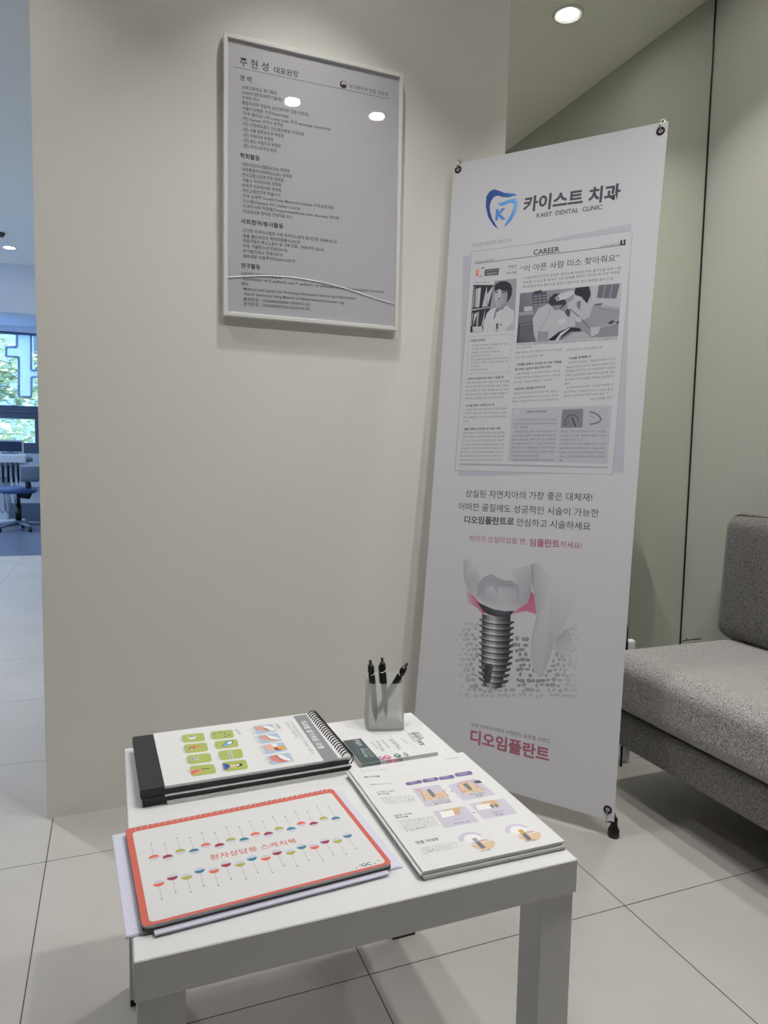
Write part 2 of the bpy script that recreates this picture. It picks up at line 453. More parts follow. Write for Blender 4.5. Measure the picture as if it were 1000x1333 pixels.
b = bmesh.new(); box(b, -3.1, -3.0, -3.0, 2.6, 0, CEIL); struct('wall_left', b, M_TAUPE)
b = bmesh.new(); box(b, -3.1, -3.0, 2.6, 10.6, 0, .8); box(b, -3.1, -3.0, 2.6, 10.6, 2.4, CEIL); box(b, -3.1, -3.0, 2.6, 4.4, .8, 2.4); box(b, -3.1, -3.0, 10.0, 10.6, .8, 2.4); struct('wall_left.001', b, M_FARWALL)
b = bmesh.new(); box(b, -3.09, -3.02, 4.4, 10.0, .8, .86); box(b, -3.09, -3.02, 4.4, 10.0, 2.34, 2.4)
for k in range(5): box(b, -3.09, -3.02, 4.4 + 1.385 * k, 4.46 + 1.385 * k, .86, 2.34)
win_added = struct('added_window', b, M_WINFR)  # unseen window, added to bring more blue daylight into the corridor
b = bmesh.new(); box(b, -3.06, -3.054, 4.4, 10.0, .85, 2.35); put('window_pane', b, M_GLASS, win_added)
def portal(loc, rot, sx, sy):
    d = bpy.data.lights.new('window_portal', 'AREA'); d.shape = 'RECTANGLE'; d.size = sx; d.size_y = sy; d.cycles.is_portal = True
    o = bpy.data.objects.new('window_portal', d); COL.objects.link(o); o.location = loc; o.rotation_euler = rot
portal((-3.15, 7.2, 1.6), (0, -PI / 2, 0), 1.5, 5.6)
b = bmesh.new(); box(b, -3.1, 2.1, -3.1, -3.0, 0, CEIL); struct('wall_front', b, M_TAUPE)
b = bmesh.new(); box(b, 1.2, 1.3, 2.45, 10.6, 0, CEIL); struct('wall_corridor', b, M_WALL)
b = bmesh.new(); box(b, -3.0, 1.2, 7.2, 7.35, 2.19, CEIL); struct('wall_bulkhead', b, M_FARWALL)
# far wall with a wide window opening
FY = 10.4
WX0, WX1 = -2.85, at_y(50.6, 560, FY).x
wz = lambda y: at_y(25, y, FY).z
Z_TOP, Z_T0, Z_T1, Z_B1, Z_SILL = wz(432), wz(528), wz(545), wz(576), wz(590)
b = bmesh.new()
box(b, -3.0, 1.2, FY, FY + .2, 0, Z_SILL); box(b, -3.0, 1.2, FY, FY + .2, Z_TOP, 2.55)
box(b, -3.0, WX0, FY, FY + .2, Z_SILL, Z_TOP); box(b, WX1, 1.2, FY, FY + .2, Z_SILL, Z_TOP)
struct('wall_far', b, M_FARWALL)
b = bmesh.new(); box(b, -3.0, 1.2, FY - .03, FY, .0, wz(655)); struct('baseboard_far', b, M_GREYPL)
b = bmesh.new(); box(b, WX0, WX1, FY + .02, FY + .10, Z_T0, Z_T1, bev=.004)
box(b, WX0, WX1, FY + .0, FY + .12, Z_SILL, Z_B1, bev=.004)
box(b, WX0, WX1, FY + .03, FY + .1, Z_TOP - .03, Z_TOP)
for x in (WX0, WX1 - .05): box(b, x, x + .05, FY + .03, FY + .1, Z_SILL, Z_T0)
for x in (WX0 + .55, WX0 + 1.1): box(b, x, x + .04, FY + .03, FY + .1, Z_B1, Z_TOP)
box(b, WX0, WX1, FY + .0, FY + .02, (Z_T0 + Z_T1) / 2 - .01, (Z_T0 + Z_T1) / 2 + .03, bev=.003)
win = struct('window_1', b, M_WINFR)
portal(((WX0 + WX1) / 2, FY + .25, (Z_SILL + Z_TOP) / 2), (-PI / 2, 0, 0), WX1 - WX0, Z_TOP - Z_SILL)
b = bmesh.new(); box(b, WX0, WX1, FY + .06, FY + .066, Z_T1 - .01, Z_TOP); put('window_pane', b, M_GLASS, win)
b = bmesh.new(); box(b, WX0, WX1, FY + .06, FY + .066, Z_B1 - .01, Z_T0 + .01); put('window_pane', b, M_GLASS, win)
# frosted film shapes with a darker border stuck on the upper pane
wp = lambda x, y: (at_y(x, y, FY + .055).x, at_y(x, y, FY + .055).z)
FR = Matrix(((1, 0, 0, 0), (0, 0, 1, 0), (0, 1, 0, 0), (0, 0, 0, 1)))
def film(pts, y0, y1, mi, bm):
    q = [wp(x, y) for x, y in pts]
    ar = sum(q[i][0] * q[(i + 1) % len(q)][1] - q[(i + 1) % len(q)][0] * q[i][1] for i in range(len(q)))
    if ar > 0: q = q[::-1]
    prism(bm, q, y0, y1, mi, FR)
FILM_OUT = [(8, 464), (8, 452), (22, 452), (22, 435), (40.5, 435), (40.5, 482), (52, 483), (52, 491), (41, 491), (41, 517), (24.5, 516.5), (24.5, 465), (8, 464)]
b = bmesh.new()
for a_, c_ in zip(FILM_OUT, FILM_OUT[1:]):
    pa, pc = wp(*a_), wp(*c_); tube(b, [(pa[0], FY + .05, pa[1]), (pc[0], FY + .05, pc[1])], .016, 6, mi=1)
film([(8, 452), (22, 452), (22, 434), (40.5, 435), (40.5, 482), (52, 483), (52, 491), (41, 491), (41, 517), (24.5, 516.5), (24.5, 465), (8, 464)], FY + .051, FY + .0535, 0, b)
put('window_lettering', b, [M_FILM, M_FILMB], win)

# mirror panel between the pillar and the side wall, with the black joint at its edge
b = bmesh.new(); box(b, 1.1525, 1.994, 2.0, 2.006, .0, CEIL - .002)
tag(put('wall_mirror', b, M_MIRROR, loc=(1.57, 2.0, 0)), 'tall greenish tinted mirror panel on the wall behind the banner and the sofa end', 'mirror')
b = bmesh.new(); box(b, 1.994, 2.0, 1.9985, 2.008, 0, CEIL); struct('trim_1', b, M_BLKPL)

# ceiling downlights
def downlight(x, y, z, label, rlens=.037, dim=1.0, spread=SPREAD):
    t = empty('downlight', (x, y, z), label, 'ceiling light', 'round ceiling downlights')
    bm = bmesh.new(); T = Matrix.Translation((x, y, z))
    lathe(bm, [(.058, -.0005), (.057, -.005), (.046, -.006), (.043, .0), (.038, -.0015)], T, 36); put('trim_ring', bm, M_FRAME, t)
    bm = bmesh.new(); lathe(bm, [(.0005, -.0035), (rlens, -.0025)], T, 28); put('lens', bm, M_LENS, t)
    ld = bpy.data.lights.new('downlight_glow', 'AREA'); ld.shape = 'DISK'; ld.size = .07; ld.energy = LAMP_W * dim; ld.color = LAMP_COL; ld.spread = math.radians(spread)
    lo = bpy.data.objects.new('downlight_glow', ld); COL.objects.link(lo); lo.parent = t; lo.location = (0, 0, -.009)
    return t
LAMPS = [(1.594, 1.698, 'round lit downlight seen in the mirror panel above the banner', .52, 86),
         (.50, 1.57, 'round lit downlight in the ceiling just in front of the framed poster wall', .48, 88),
         (.804, .553, 'round lit downlight mirrored as the left spot in the framed poster', 1.4, 132),
         (1.217, .58, 'round lit downlight mirrored as the right spot in the framed poster', 1.4, 132),
         (-.35, 1.45, 'unseen round downlight added to light the left part of the poster wall', .5, 100),  # unseen lamp added to light the wall's left part
         (-1.6, 4.6, 'round lit downlight in the corridor ceiling near the left wall', 1.9, 100),
         (-.9, 3.1, 'unseen round downlight added to brighten the corridor floor past the poster wall', 2.0, 100)]  # unseen lamp added for a brighter, less blue corridor floor
for x, y, lb, dm, sprd in LAMPS: downlight(x, y, CEIL, lb, dim=dm, spread=sprd)
p = at_z(12, 322, CEIL)
downlight(p.x, p.y, CEIL, 'round lit downlight at the far end of the corridor ceiling, left photo edge')
downlight(-1.9, 8.6, 2.55, 'round lit downlight in the treatment room ceiling near the left wall')
downlight(-.3, 8.9, 2.55, 'round lit downlight in the treatment room ceiling behind the pillar')
p = at_z(1, 303, CEIL)
b = bmesh.new(); lathe(b, [(.03, 0), (.03, -.012), (.018, -.03), (.001, -.034)], Matrix.Translation((p.x, p.y, CEIL)), 20)
tag(put('ceiling_sensor', b, M_DKGREY, loc=(p.x, p.y, CEIL)), 'small dark sensor on the corridor ceiling just behind a lit downlight', 'sensor')

# ================================================================== SIDE TABLE (55 x 55 x 45 cm)
TX0, TX1, TY0, TY1, TZ = .014, .571, .727, 1.283, .45
tb = empty('side_table', ((TX0 + TX1) / 2, (TY0 + TY1) / 2, 0), 'low square white side table covered with books and leaflets', 'table')
b = bmesh.new(); box(b, TX0, TX1, TY0, TY1, TZ - .046, TZ, bev=.0012, segs=1); put('tabletop', b, M_WHITE, tb)
for x in (TX0 + .003, TX1 - .053):
    for y in (TY0 + .003, TY1 - .053):
        b = bmesh.new(); box(b, x, x + .05, y, y + .05, .011, TZ - .0465, bev=.001, segs=1); lg = put('leg', b, M_WHITE, tb)
        b = bmesh.new(); box(b, x + .0005, x + .0495, y + .0005, y + .0495, .0, .011); put('foot_pad', b, M_BLKPL, lg)

# ================================================================== FRAMED POSTER
PX0, PX1, PZ0, PZ1 = .284, .794, 1.347, 2.073
FY0 = 1.97
pf = empty('poster_frame', ((PX0 + PX1) / 2, FY0, PZ0), 'white framed poster of a printed career history hanging on the wall', 'poster')
b = bmesh.new(); D = .026; w = .011
for (x0, x1, z0, z1) in ((PX0, PX0 + w, PZ0, PZ1), (PX1 - w, PX1, PZ0, PZ1), (PX0 + w, PX1 - w, PZ0, PZ0 + w), (PX0 + w, PX1 - w, PZ1 - w, PZ1)):
    box(b, x0, x1, FY0 - D, FY0 - .001, z0, z1, bev=.0012, segs=1)
put('frame', b, M_FRAME, pf)
PO = Sheet((PX0, FY0 - D + .0065, PZ0), (1, 0, 0), (0, 0, 1), (155, 153, 157), (.61, .60, .635))
K = (38, 38, 46); K2 = (60, 60, 70)
def pt(t, x0, y0, x1, y1, col=K, bold=0.0, h=None): PO.text(t, PO.m(x0, y0), PO.m(x1, y1), col, bold, h)
pt('주 현 성', 312, 84.3, 349.6, 92.3, (40, 40, 46), .012, .0225); pt('대표원장', 357, 94.3, 388.5, 100.5, (40, 40, 46), .01)
PO.line(PO.m(304.9, 87), PO.m(507, 128.9), .0012, (60, 60, 64))
pt('보건복지부 인증 전문의', 454.7, 114, 505, 125.2, (60, 60, 66), .004)
ec = PO.m(447.1, 110.2); er = .0102
PO.disc(ec, er, (44, 40, 56)); PO.disc((ec[0] + .0012, ec[1] + .0022), er * .62, (165, 163, 170)); PO.disc((ec[0] + .0016, ec[1] - .0030), er * .52, (34, 34, 46))
PO.poly([(ec[0] + er * .1, ec[1] + er * .98), (ec[0] + er * .75, ec[1] + er * .55), (ec[0] + er, ec[1] - er * .2), (ec[0] + er * .78, ec[1] - er * .1), (ec[0] + er * .55, ec[1] + er * .5)], (150, 110, 118))
pt('경 력', 312, 104, 327.4, 107.2, K, .012)
HH = .0098
for t, x0, y0, x1, y1 in (
    ('. 과학고등학교 조기졸업', 312.3, 115, 360.2, 123.2), ('. KAIST(한국과학기술원) 학사 졸업', 312.6, 121.6, 389.6, 135.8),
    ('. 치의학 석사', 312.6, 128.3, 338, 132.6), ('. 통합치의학 전문의 (보건복지부 인증 전문의)', 312.6, 135, 402, 151.3),
    ('. 서울아산병원 치과 Externship', 312.6, 142, 375.9, 153.4), ('. 미국 캘리포니아 Loma Linda 치대 exchange scholarship', 313.7, 148.8, 430, 170),
    ('. (전) Neowiz 연구소 연구원', 313.7, 155.2, 368.6, 165.2), ('. (전) 근로복지공단 안산중앙병원 치과과장', 313.7, 162.2, 396.3, 177.1),
    ('. (전) 서울 참조은치과 부원장', 314, 169.6, 370, 179.2), ('. (전) 미래치과 부원장', 314.7, 177, 356, 184),
    ('. (전) 용산 유림치과 부원장', 314.7, 184, 365.8, 192.4), ('. (현) 카이스트치과 원장', 314.7, 191, 360.2, 198.4),
    ('. 대한치과의사협회(KDA) 정회원', 312.7, 215.2, 377.3, 224.8), ('. 대한통합치의학회(KAGD) 정회원', 312.7, 222, 380, 231.8),
    ('. 한국교합교정연구회 정회원', 312.7, 228.8, 369.3, 236.8), ('. 서울시 치과의사회 정회원', 312.7, 235.5, 366.3, 243),
    ('. 송파구 치과의사회 정회원', 312.7, 242.4, 366.3, 249.8), ('. 하트교정연구회 학술이사', 313.2, 249.3, 365.3, 256.3),
    ('. 미국 뉴욕주 Donald Kittle Memorial Institute 치과교정과정', 313.5, 256, 434, 272.5), ('. 오스템(Osstem) AIC Implant Course', 313.5, 262.8, 391, 273.2),
    ('. 치과의사회 턱관절(Temporomandibular joint disorder) 연수회', 313.8, 269.5, 441, 286), ('. 치과의사회 현미경 근관치료 코스', 313.8, 276.7, 381, 284.8),
    ('. 건강한 치과의사협회 사장 외국인노동자 봉사진료 (2008-2012)', 313.8, 301.3, 438.8, 316.6), ('. 동물 돌단바르모 해외의료봉사(2013)', 313.8, 308.5, 390.8, 317.2),
    ('. 쌍용자동차 해고노동자 및 가족 진료 - 작목선마 (2014)', 313.8, 314.6, 421.8, 327), ('. 마포 가출청소년 진료(2014)', 313.8, 321.5, 373.8, 327.8),
    ('. 한가람진료소 진료(2015)', 313.8, 328.2, 368.3, 333.6), ('. 제화계장 아동주치의(2016-2017)', 313.8, 335, 384.3, 341.8),
    ('논문(한국 치과의사 학술잡지)', 313.8, 358, 366, 362.8), ('. Expression of E-cadherin and P-cadherin on adhesion of human osteogenic sarcoma', 313.8, 364, 499.4, 381.5),
    ('(특허)', 313.8, 371, 322.8, 371.8), ('. Method and System for Providing Information Service and Information', 314.2, 377.2, 463.5, 390.2),
    ('Search Service by Using Method of Infinite Resource Locator Log', 317.8, 384, 448, 395.5), ('. 출원번호 : 1020040020484 (2004.03.25)', 314.2, 391, 403.4, 398),
    ('. 공개번호 : 1020050095230 (2005.09.29)', 314.2, 397, 403.4, 404)):
    pt(t, x0, y0, x1, y1, K2, .016, HH)
for t, x0, y0, x1, y1 in (('학회활동', 312.7, 205, 338.3, 209.2), ('사회참여/봉사활동', 313.5, 290.4, 369, 297.4), ('연구활동', 313.8, 348, 339, 350.8)):
    pt(t, x0, y0, x1, y1, K, .022, .0135)
def poster_parts():
    bm = bmesh.new(); PO.fill(bm)
    box(bm, PX0 + w, PX1 - w, PO.O.y, PO.O.y + .003, PZ0 + w, PZ1 - w)
    put('poster', bm, [M_POSTER, M_INK], pf)
PRINTS.append(poster_parts)
b = bmesh.new(); box(b, PX0 + w - .001, PX1 - w + .001, FY0 - D + .003, FY0 - D + .0045, PZ0 + w - .001, PZ1 - w + .001); put('acrylic_sheet', b, M_ACRYL, pf)
# thin white ribbon standing in for a curved glint of light on the acrylic
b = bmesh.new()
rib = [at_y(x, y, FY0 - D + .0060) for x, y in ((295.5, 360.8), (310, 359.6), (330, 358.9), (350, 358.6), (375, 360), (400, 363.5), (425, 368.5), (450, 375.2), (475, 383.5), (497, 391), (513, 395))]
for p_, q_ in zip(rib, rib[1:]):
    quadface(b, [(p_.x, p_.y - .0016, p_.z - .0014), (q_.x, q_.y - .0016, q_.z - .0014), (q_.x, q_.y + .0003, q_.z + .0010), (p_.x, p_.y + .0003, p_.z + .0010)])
put('glint_ribbon', b, M_GLEAM, pf)

# ================================================================== BANNER ON ITS X STAND (0.6 x 1.8 m)
BYAW, BLEAN, BROLL = -.91, .082, -.011
q_r = Vector((math.cos(BYAW), math.sin(BYAW), 0)); BN = Vector((math.sin(BYAW), -math.cos(BYAW), 0))
q_u = Vector((0, 0, 1)) * math.cos(BLEAN) - BN * math.sin(BLEAN)
BU = q_r * math.cos(BROLL) + q_u * math.sin(BROLL); BV = q_u * math.cos(BROLL) - q_r * math.sin(BROLL)
BNN = BU.cross(BV)
BO = Vector((1.198, 1.388, .045)) - BU * .6
BP = lambda u, v, n=0.0: BO + BU * u + BV * v + BNN * n
BA = Sheet(BO, BU, BV, (164, 164, 168), (.72, .72, .765))
bz3, bz4, bz5, bz6 = BA.zoom(580, 200, 3.846), BA.zoom(580, 400, 3.846), BA.zoom(540, 600, 3.333), BA.zoom(540, 840, 3.333)
def bt(f, t, x0, y0, x1, y1, col, bold=0.0, h=None): BA.text(t, f(x0, y0), f(x1, y1), col, bold, h)
bpx = lambda x, y: BA.m(x, y)
def bpoly(f, pts, col): BA.poly([f(*p) for p in pts], col)
# logo
NAVY, SKY = (38, 62, 112), (92, 140, 192)
lo = [(265, 380), (240, 358), (214, 318), (202, 265), (205, 215), (222, 188), (245, 178), (270, 186), (295, 196), (325, 199), (345, 199), (363, 210)]
li = [(345, 211), (318, 219), (290, 218), (262, 210), (244, 216), (230, 235), (222, 262), (224, 292), (234, 325), (250, 352)]
n = len(lo) + len(li)
BA.poly([bz3(*q) for q in lo + li], [(36, 62, 118)] * 6 + [(44, 74, 132)] * 3 + [(70, 110, 165)] * 3 + [(60, 100, 155)] * 2 + [(40, 66, 122)] * (n - 14))
ro = [(258, 240), (272, 246), (300, 236), (330, 226), (350, 224), (362, 236), (364, 262), (352, 300), (330, 335), (308, 358), (292, 368)]
ri = [(306, 340), (326, 308), (340, 275), (342, 252), (332, 244), (308, 252), (284, 262), (268, 258)]
BA.poly([bz3(*q) for q in ro + ri], [(96, 146, 198)] * 5 + [(112, 156, 200)] * 3 + [(74, 124, 180)] * (len(ro + ri) - 8))
bt(bz3, 'K', 249, 333, 303, 325, (66, 112, 172), .05, .039)
bt(bz3, '카이스트 치과', 388, 287, 874, 222, (62, 64, 72), .035)
bt(bz3, 'KAIST  DENTAL  CLINIC', 456, 321, 784, 277, (84, 86, 94), .03)
bt(bz3, '주현성대표원장 전문기사', 130, 468, 332, 440, (112, 112, 118), 0.0)
# newspaper page: lavender backing and white page
LAVB = (150, 149, 159)
bpoly(bpx, [(822, 291), (603, 334), (596.5, 620), (812, 615)], LAVB)
page = [(613.3, 327.4), (824, 300), (798, 618.4), (591.7, 613)]
bpoly(bpx, page, (140, 140, 148))
cxp, cyp = sum(p[0] for p in page) / 4, sum(p[1] for p in page) / 4
bpoly(bpx, [(x + (1.0 if x < cxp else -1.0), y + (1.0 if y < cyp else -1.0)) for x, y in page], (163, 163, 167))
BK = (54, 54, 60); BG = (98, 98, 104)
BA.line(bz3(148, 551), bz3(905, 456), .0016, (60, 60, 64))
bt(bz3, 'CAREER', 440, 508, 571, 491, BK, .02); bt(bz3, '2010년 02월 20일', 778, 470, 873, 456, BG, .01)
bpoly(bz3, [(876, 433), (903, 430), (901, 455), (874, 459)], (48, 48, 54)); bt(bz3, '1', 886, 452, 892, 451, (165, 165, 168))
bt(bz3, '제123호 치과 전문', 148, 550, 245, 537, BG, .01)
bt(bz3, '“이 아픈 사람 미소 찾아줘요”', 375, 592, 870, 534, BK, .004, .0195)
BA.disc(bz3(160, 592), .0058, (186, 120, 110), ry=.0085); BA.disc(bz3(158, 607), .004, (176, 84, 100))
BA.path([bz3(178, 575), bz3(196, 570)], .003, (70, 70, 78)); BA.path([bz3(170, 618), bz3(176, 610), bz3(184, 620)], .002, (120, 80, 86))
bpoly(bz3, [(197, 580), (269, 573), (265, 607), (195, 613)], (66, 66, 74)); bt(bz3, '치과의사에게', 203, 592, 258, 586, (140, 140, 146)); bt(bz3, '직업을 묻다', 205, 607, 258, 601, (158, 158, 162), .01)
bt(bz3, '주현성', 316, 574, 355, 568, BK, .01); BA.line(bz3(306, 582), bz3(360, 576), .0006, BG); bt(bz3, '치과 대표', 304, 605, 357, 600, BK, .01)
for a, c in (((390, 629), (878, 578)), ((388, 652), (875, 598)), ((388, 673), (838, 630))): BA.words(bz3(*a), bz3(*c), (92, 92, 98), .0075, POOL, .006)
# portrait photo in greys
f = BA.zoom(600, 350, 12.5)
bt(f, '치과의사 프로필', 205, 236, 460, 226, BG, .01, .004)
bpoly(f, [(205, 262), (545, 262), (545, 195), (912, 155), (870, 1000), (600, 1012), (150, 1035)], (124, 123, 133))
bpoly(f, [(205, 262), (535, 262), (480, 640), (370, 860), (360, 1022), (150, 1035)], (44, 43, 50))
for q, c in (([(212, 290), (232, 280), (215, 620), (182, 640)], 120), ([(245, 330), (330, 300), (300, 620), (230, 630)], 158), ([(262, 330), (275, 328), (258, 622), (245, 622)], 118), ([(345, 620), (425, 280), (432, 610)], 150), ([(425, 420), (520, 280), (520, 330), (440, 600)], 154), ([(490, 560), (520, 440), (505, 610), (485, 615)], 140),
             ([(170, 660), (410, 630), (470, 612), (465, 632), (165, 682)], 160), ([(185, 720), (205, 700), (180, 930), (160, 930)], 122), ([(215, 740), (280, 700), (240, 800), (205, 925)], 158), ([(262, 720), (300, 690), (280, 930), (250, 930)], 128), ([(330, 930), (400, 640), (372, 930)], 132), ([(190, 940), (350, 935), (355, 1020), (195, 1028)], 156)):
    bpoly(f, q, (c, c, c + 4))
bpoly(f, [(380, 860), (425, 720), (500, 650), (600, 625), (760, 605), (868, 690), (862, 1000), (600, 1012), (362, 1022)], (160, 160, 165))
bpoly(f, [(700, 1005), (850, 860), (862, 1000)], (142, 142, 148)); BA.path([f(640, 760), f(700, 700), f(760, 640)], .0009, (128, 128, 134)); BA.path([f(700, 880), f(830, 760)], .0007, (130, 130, 136))
bpoly(f, [(575, 600), (745, 560), (690, 660), (600, 690), (580, 650)], (112, 111, 120))
bpoly(f, [(565, 660), (590, 650), (560, 800), (530, 830), (545, 740)], (104, 103, 112)); bpoly(f, [(590, 655), (612, 650), (600, 700), (580, 715)], (70, 70, 80))
bpoly(f, [(548, 300), (560, 250), (640, 205), (740, 200), (815, 245), (838, 330), (825, 430), (790, 500), (750, 552), (700, 500), (640, 400), (570, 380), (546, 480)], (44, 43, 50))
bpoly(f, [(550, 370), (620, 330), (700, 365), (752, 360), (765, 430), (745, 545), (690, 590), (610, 640), (580, 610), (550, 480)], [(140, 140, 148)] * 2 + [(120, 120, 128)] * 4 + [(126, 126, 134)] * 2 + [(150, 150, 157)] * 2)
bpoly(f, [(620, 330), (645, 340), (640, 470), (600, 480), (625, 420)], (166, 166, 172))
bpoly(f, [(560, 375), (605, 372), (600, 390), (562, 395)], (62, 61, 70)); bpoly(f, [(668, 372), (730, 366), (732, 385), (672, 392)], (62, 61, 70))
BA.line(f(552, 360), f(608, 352), .001, (80, 79, 88)); BA.line(f(662, 355), f(735, 348), .001, (80, 79, 88))
bpoly(f, [(600, 468), (650, 470), (640, 492), (606, 490)], (96, 95, 104)); BA.line(f(585, 520), f(655, 515), .0012, (100, 98, 108))
bpoly(f, [(575, 890), (610, 880), (612, 975), (572, 985)], (74, 74, 82)); bpoly(f, [(630, 900), (670, 890), (668, 920), (632, 925)], (110, 110, 118)); bpoly(f, [(562, 1002), (612, 1000), (612, 1012), (562, 1013)], (66, 66, 74))
# treatment photo in greys
f = BA.zoom(665, 350, 6.667)
bpoly(f, [(82, 212), (965, 120), (930, 585), (50, 645)], [(96, 95, 106), (150, 150, 156), (128, 128, 136), (70, 69, 78)])
bpoly(f, [(700, 148), (965, 120), (948, 330), (700, 300)], (148, 148, 154)); bpoly(f, [(765, 140), (948, 128), (915, 258), (748, 252)], (88, 88, 98))
BA.line(f(822, 140), f(800, 254), .0016, (140, 140, 148)); BA.line(f(880, 133), f(860, 256), .0016, (140, 140, 148))
bpoly(f, [(690, 330), (945, 340), (935, 470), (700, 480)], (122, 122, 131)); BA.line(f(700, 326), f(945, 378), .0012, (92, 92, 100)); bpoly(f, [(730, 305), (800, 295), (780, 322), (725, 320)], (84, 84, 92))
bpoly(f, [(180, 210), (310, 195), (318, 300), (195, 320)], (74, 73, 83)); BA.line(f(205, 208), f(270, 196), .008, (50, 49, 58))
for i in range(4):
    for j in range(3): BA.line(f(203 + j * 38, 240 + i * 24 - j * 4), f(228 + j * 38, 237 + i * 24 - j * 4), .0014, (152, 152, 158))
bpoly(f, [(115, 330), (185, 322), (190, 362), (118, 372)], (152, 152, 158)); bpoly(f, [(75, 378), (200, 368), (200, 400), (72, 412)], (126, 126, 134))
bpoly(f, [(80, 470), (200, 445), (200, 560), (95, 575)], (82, 81, 90)); bpoly(f, [(70, 405), (205, 395), (190, 450), (75, 470)], (92, 91, 100)); BA.line(f(85, 490), f(205, 470), .0014, (112, 112, 120)); BA.line(f(60, 640), f(78, 480), .003, (48, 47, 55))
bpoly(f, [(200, 560), (190, 430), (240, 345), (325, 305), (400, 340), (560, 420), (560, 500), (420, 540), (330, 635), (225, 640)], (148, 148, 154))
bpoly(f, [(235, 540), (330, 545), (320, 630), (225, 632)], (120, 119, 128)); BA.path([f(240, 545), f(330, 400), f(345, 330)], .0012, (104, 104, 112))
bpoly(f, [(490, 300), (560, 250), (680, 250), (720, 300), (680, 420), (600, 460), (500, 440)], (146, 146, 152)); bpoly(f, [(575, 285), (610, 275), (600, 360), (575, 330)], (96, 95, 104))
bpoly(f, [(325, 290), (340, 250), (380, 215), (440, 215), (470, 260), (485, 300), (430, 350), (380, 355)], (46, 45, 53)); bpoly(f, [(355, 320), (450, 310), (420, 355), (380, 358)], (110, 109, 118))
bpoly(f, [(550, 215), (565, 165), (680, 152), (695, 220), (665, 300), (620, 255)], (42, 41, 49)); bpoly(f, [(545, 225), (620, 245), (600, 280), (555, 262)], (150, 150, 156))
bpoly(f, [(385, 250), (430, 215), (540, 185), (555, 215), (480, 262), (395, 280)], (158, 158, 163)); BA.disc(f(405, 258), .0048, (60, 59, 68)); BA.disc(f(403, 258), .003, (140, 140, 147))
BA.path([f(510, 345), f(600, 420), f(690, 520)], .0026, (84, 84, 92)); bpoly(f, [(470, 380), (490, 345), (518, 360), (512, 418), (490, 410)], (66, 65, 74))
BA.disc(f(440, 455), .012, (160, 160, 164), ry=.007); BA.disc(f(590, 440), .007, (152, 152, 157))
bpoly(f, [(318, 622), (400, 560), (510, 505), (600, 515), (615, 540), (520, 545), (450, 590), (400, 622)], (40, 39, 46)); bpoly(f, [(385, 622), (430, 560), (500, 515), (520, 512), (440, 580), (412, 620)], (160, 160, 164))
bpoly(f, [(440, 620), (540, 555), (640, 545), (690, 590), (660, 608), (520, 615)], (140, 140, 147)); bpoly(f, [(690, 540), (850, 500), (938, 475), (930, 585), (760, 596)], (112, 112, 121)); bpoly(f, [(690, 510), (780, 500), (760, 560), (700, 590)], (148, 148, 154))
bpoly(f, [(840, 470), (880, 445), (905, 455), (870, 485)], (62, 61, 70)); bpoly(f, [(905, 475), (940, 450), (938, 475)], (50, 50, 58))
BA.words(bpx(672.5, 450.2), bpx(803.5, 441.4), BG, .0056, POOL, .004); BA.words(bpx(672.5, 454), bpx(692, 452.6), BG, .0056, POOL, .004)
# profile box
f = BA.zoom(590, 430, 9.09)
q = [f(185, 75), f(708, 45), f(660, 495), f(165, 515)]
BA.path(q + [q[0]], .0007, (118, 118, 124)); bt(f, '주현성 원장은', 210, 137, 380, 122, BK, .02)
for x0, y0, x1, y1 in ((220, 192, 655, 168), (218, 235, 492, 220), (216, 275, 552, 258), (212, 318, 432, 304), (210, 360, 655, 334), (208, 398, 650, 376), (206, 440, 300, 434), (206, 480, 408, 470)):
    BA.words(f(x0, y0), f(x1, y1), BG, .0062, POOL, .004)
# columns of small print
def col(lines, h=.0062, c=BG, bold=.005, g=bpx):
    for x0, y0, x1, y1 in lines: BA.words(g(x0, y0), g(x1, y1), c, h, POOL, bold)
col([(170, 587, 595, 565), (148, 905, 490, 890)], .0066, BK, .025, f)
col([(165, 632, 665, 613), (148, 678, 655, 660), (143, 725, 650, 708), (140, 772, 645, 752), (137, 818, 595, 800), (145, 950, 635, 935)], g=f)
f2 = BA.zoom(590, 530, 9.09)
col([(120, 85, 628, 75), (120, 132, 625, 120), (115, 182, 185, 175)], g=f2); col([(125, 272, 560, 262)], .0066, BK, .025, f2)
col([(118, 318, 610, 310), (108, 362, 608, 355), (105, 408, 606, 400), (100, 455, 602, 450), (95, 500, 598, 494), (90, 545, 590, 540), (85, 590, 590, 586), (80, 636, 585, 635)], g=f2)
col([(673, 476, 731, 472.2), (670, 482.5, 717.5, 478.6), (670, 507.8, 710, 505), (740, 468, 770, 465)], .0066, BK, .025)
col([(671, 460.5, 732, 456), (671, 467, 707, 463.5), (672, 488, 729.5, 484), (669, 493.2, 729, 489.4), (669, 499, 718, 495.4), (669, 513.5, 727, 510), (667, 519, 727, 515.6), (667, 524, 726.5, 521),
     (738, 457, 784, 453.2), (740, 473.5, 802, 468), (737, 479.5, 801, 474), (737, 484.5, 801, 479.4), (736, 490, 800.5, 485.2), (736, 495.6, 799, 490.8), (735, 501, 741, 500.4), (737, 506, 799, 501.6), (734, 511.5, 798, 508), (734, 517, 792, 513), (769, 521, 797.5, 518.4)])
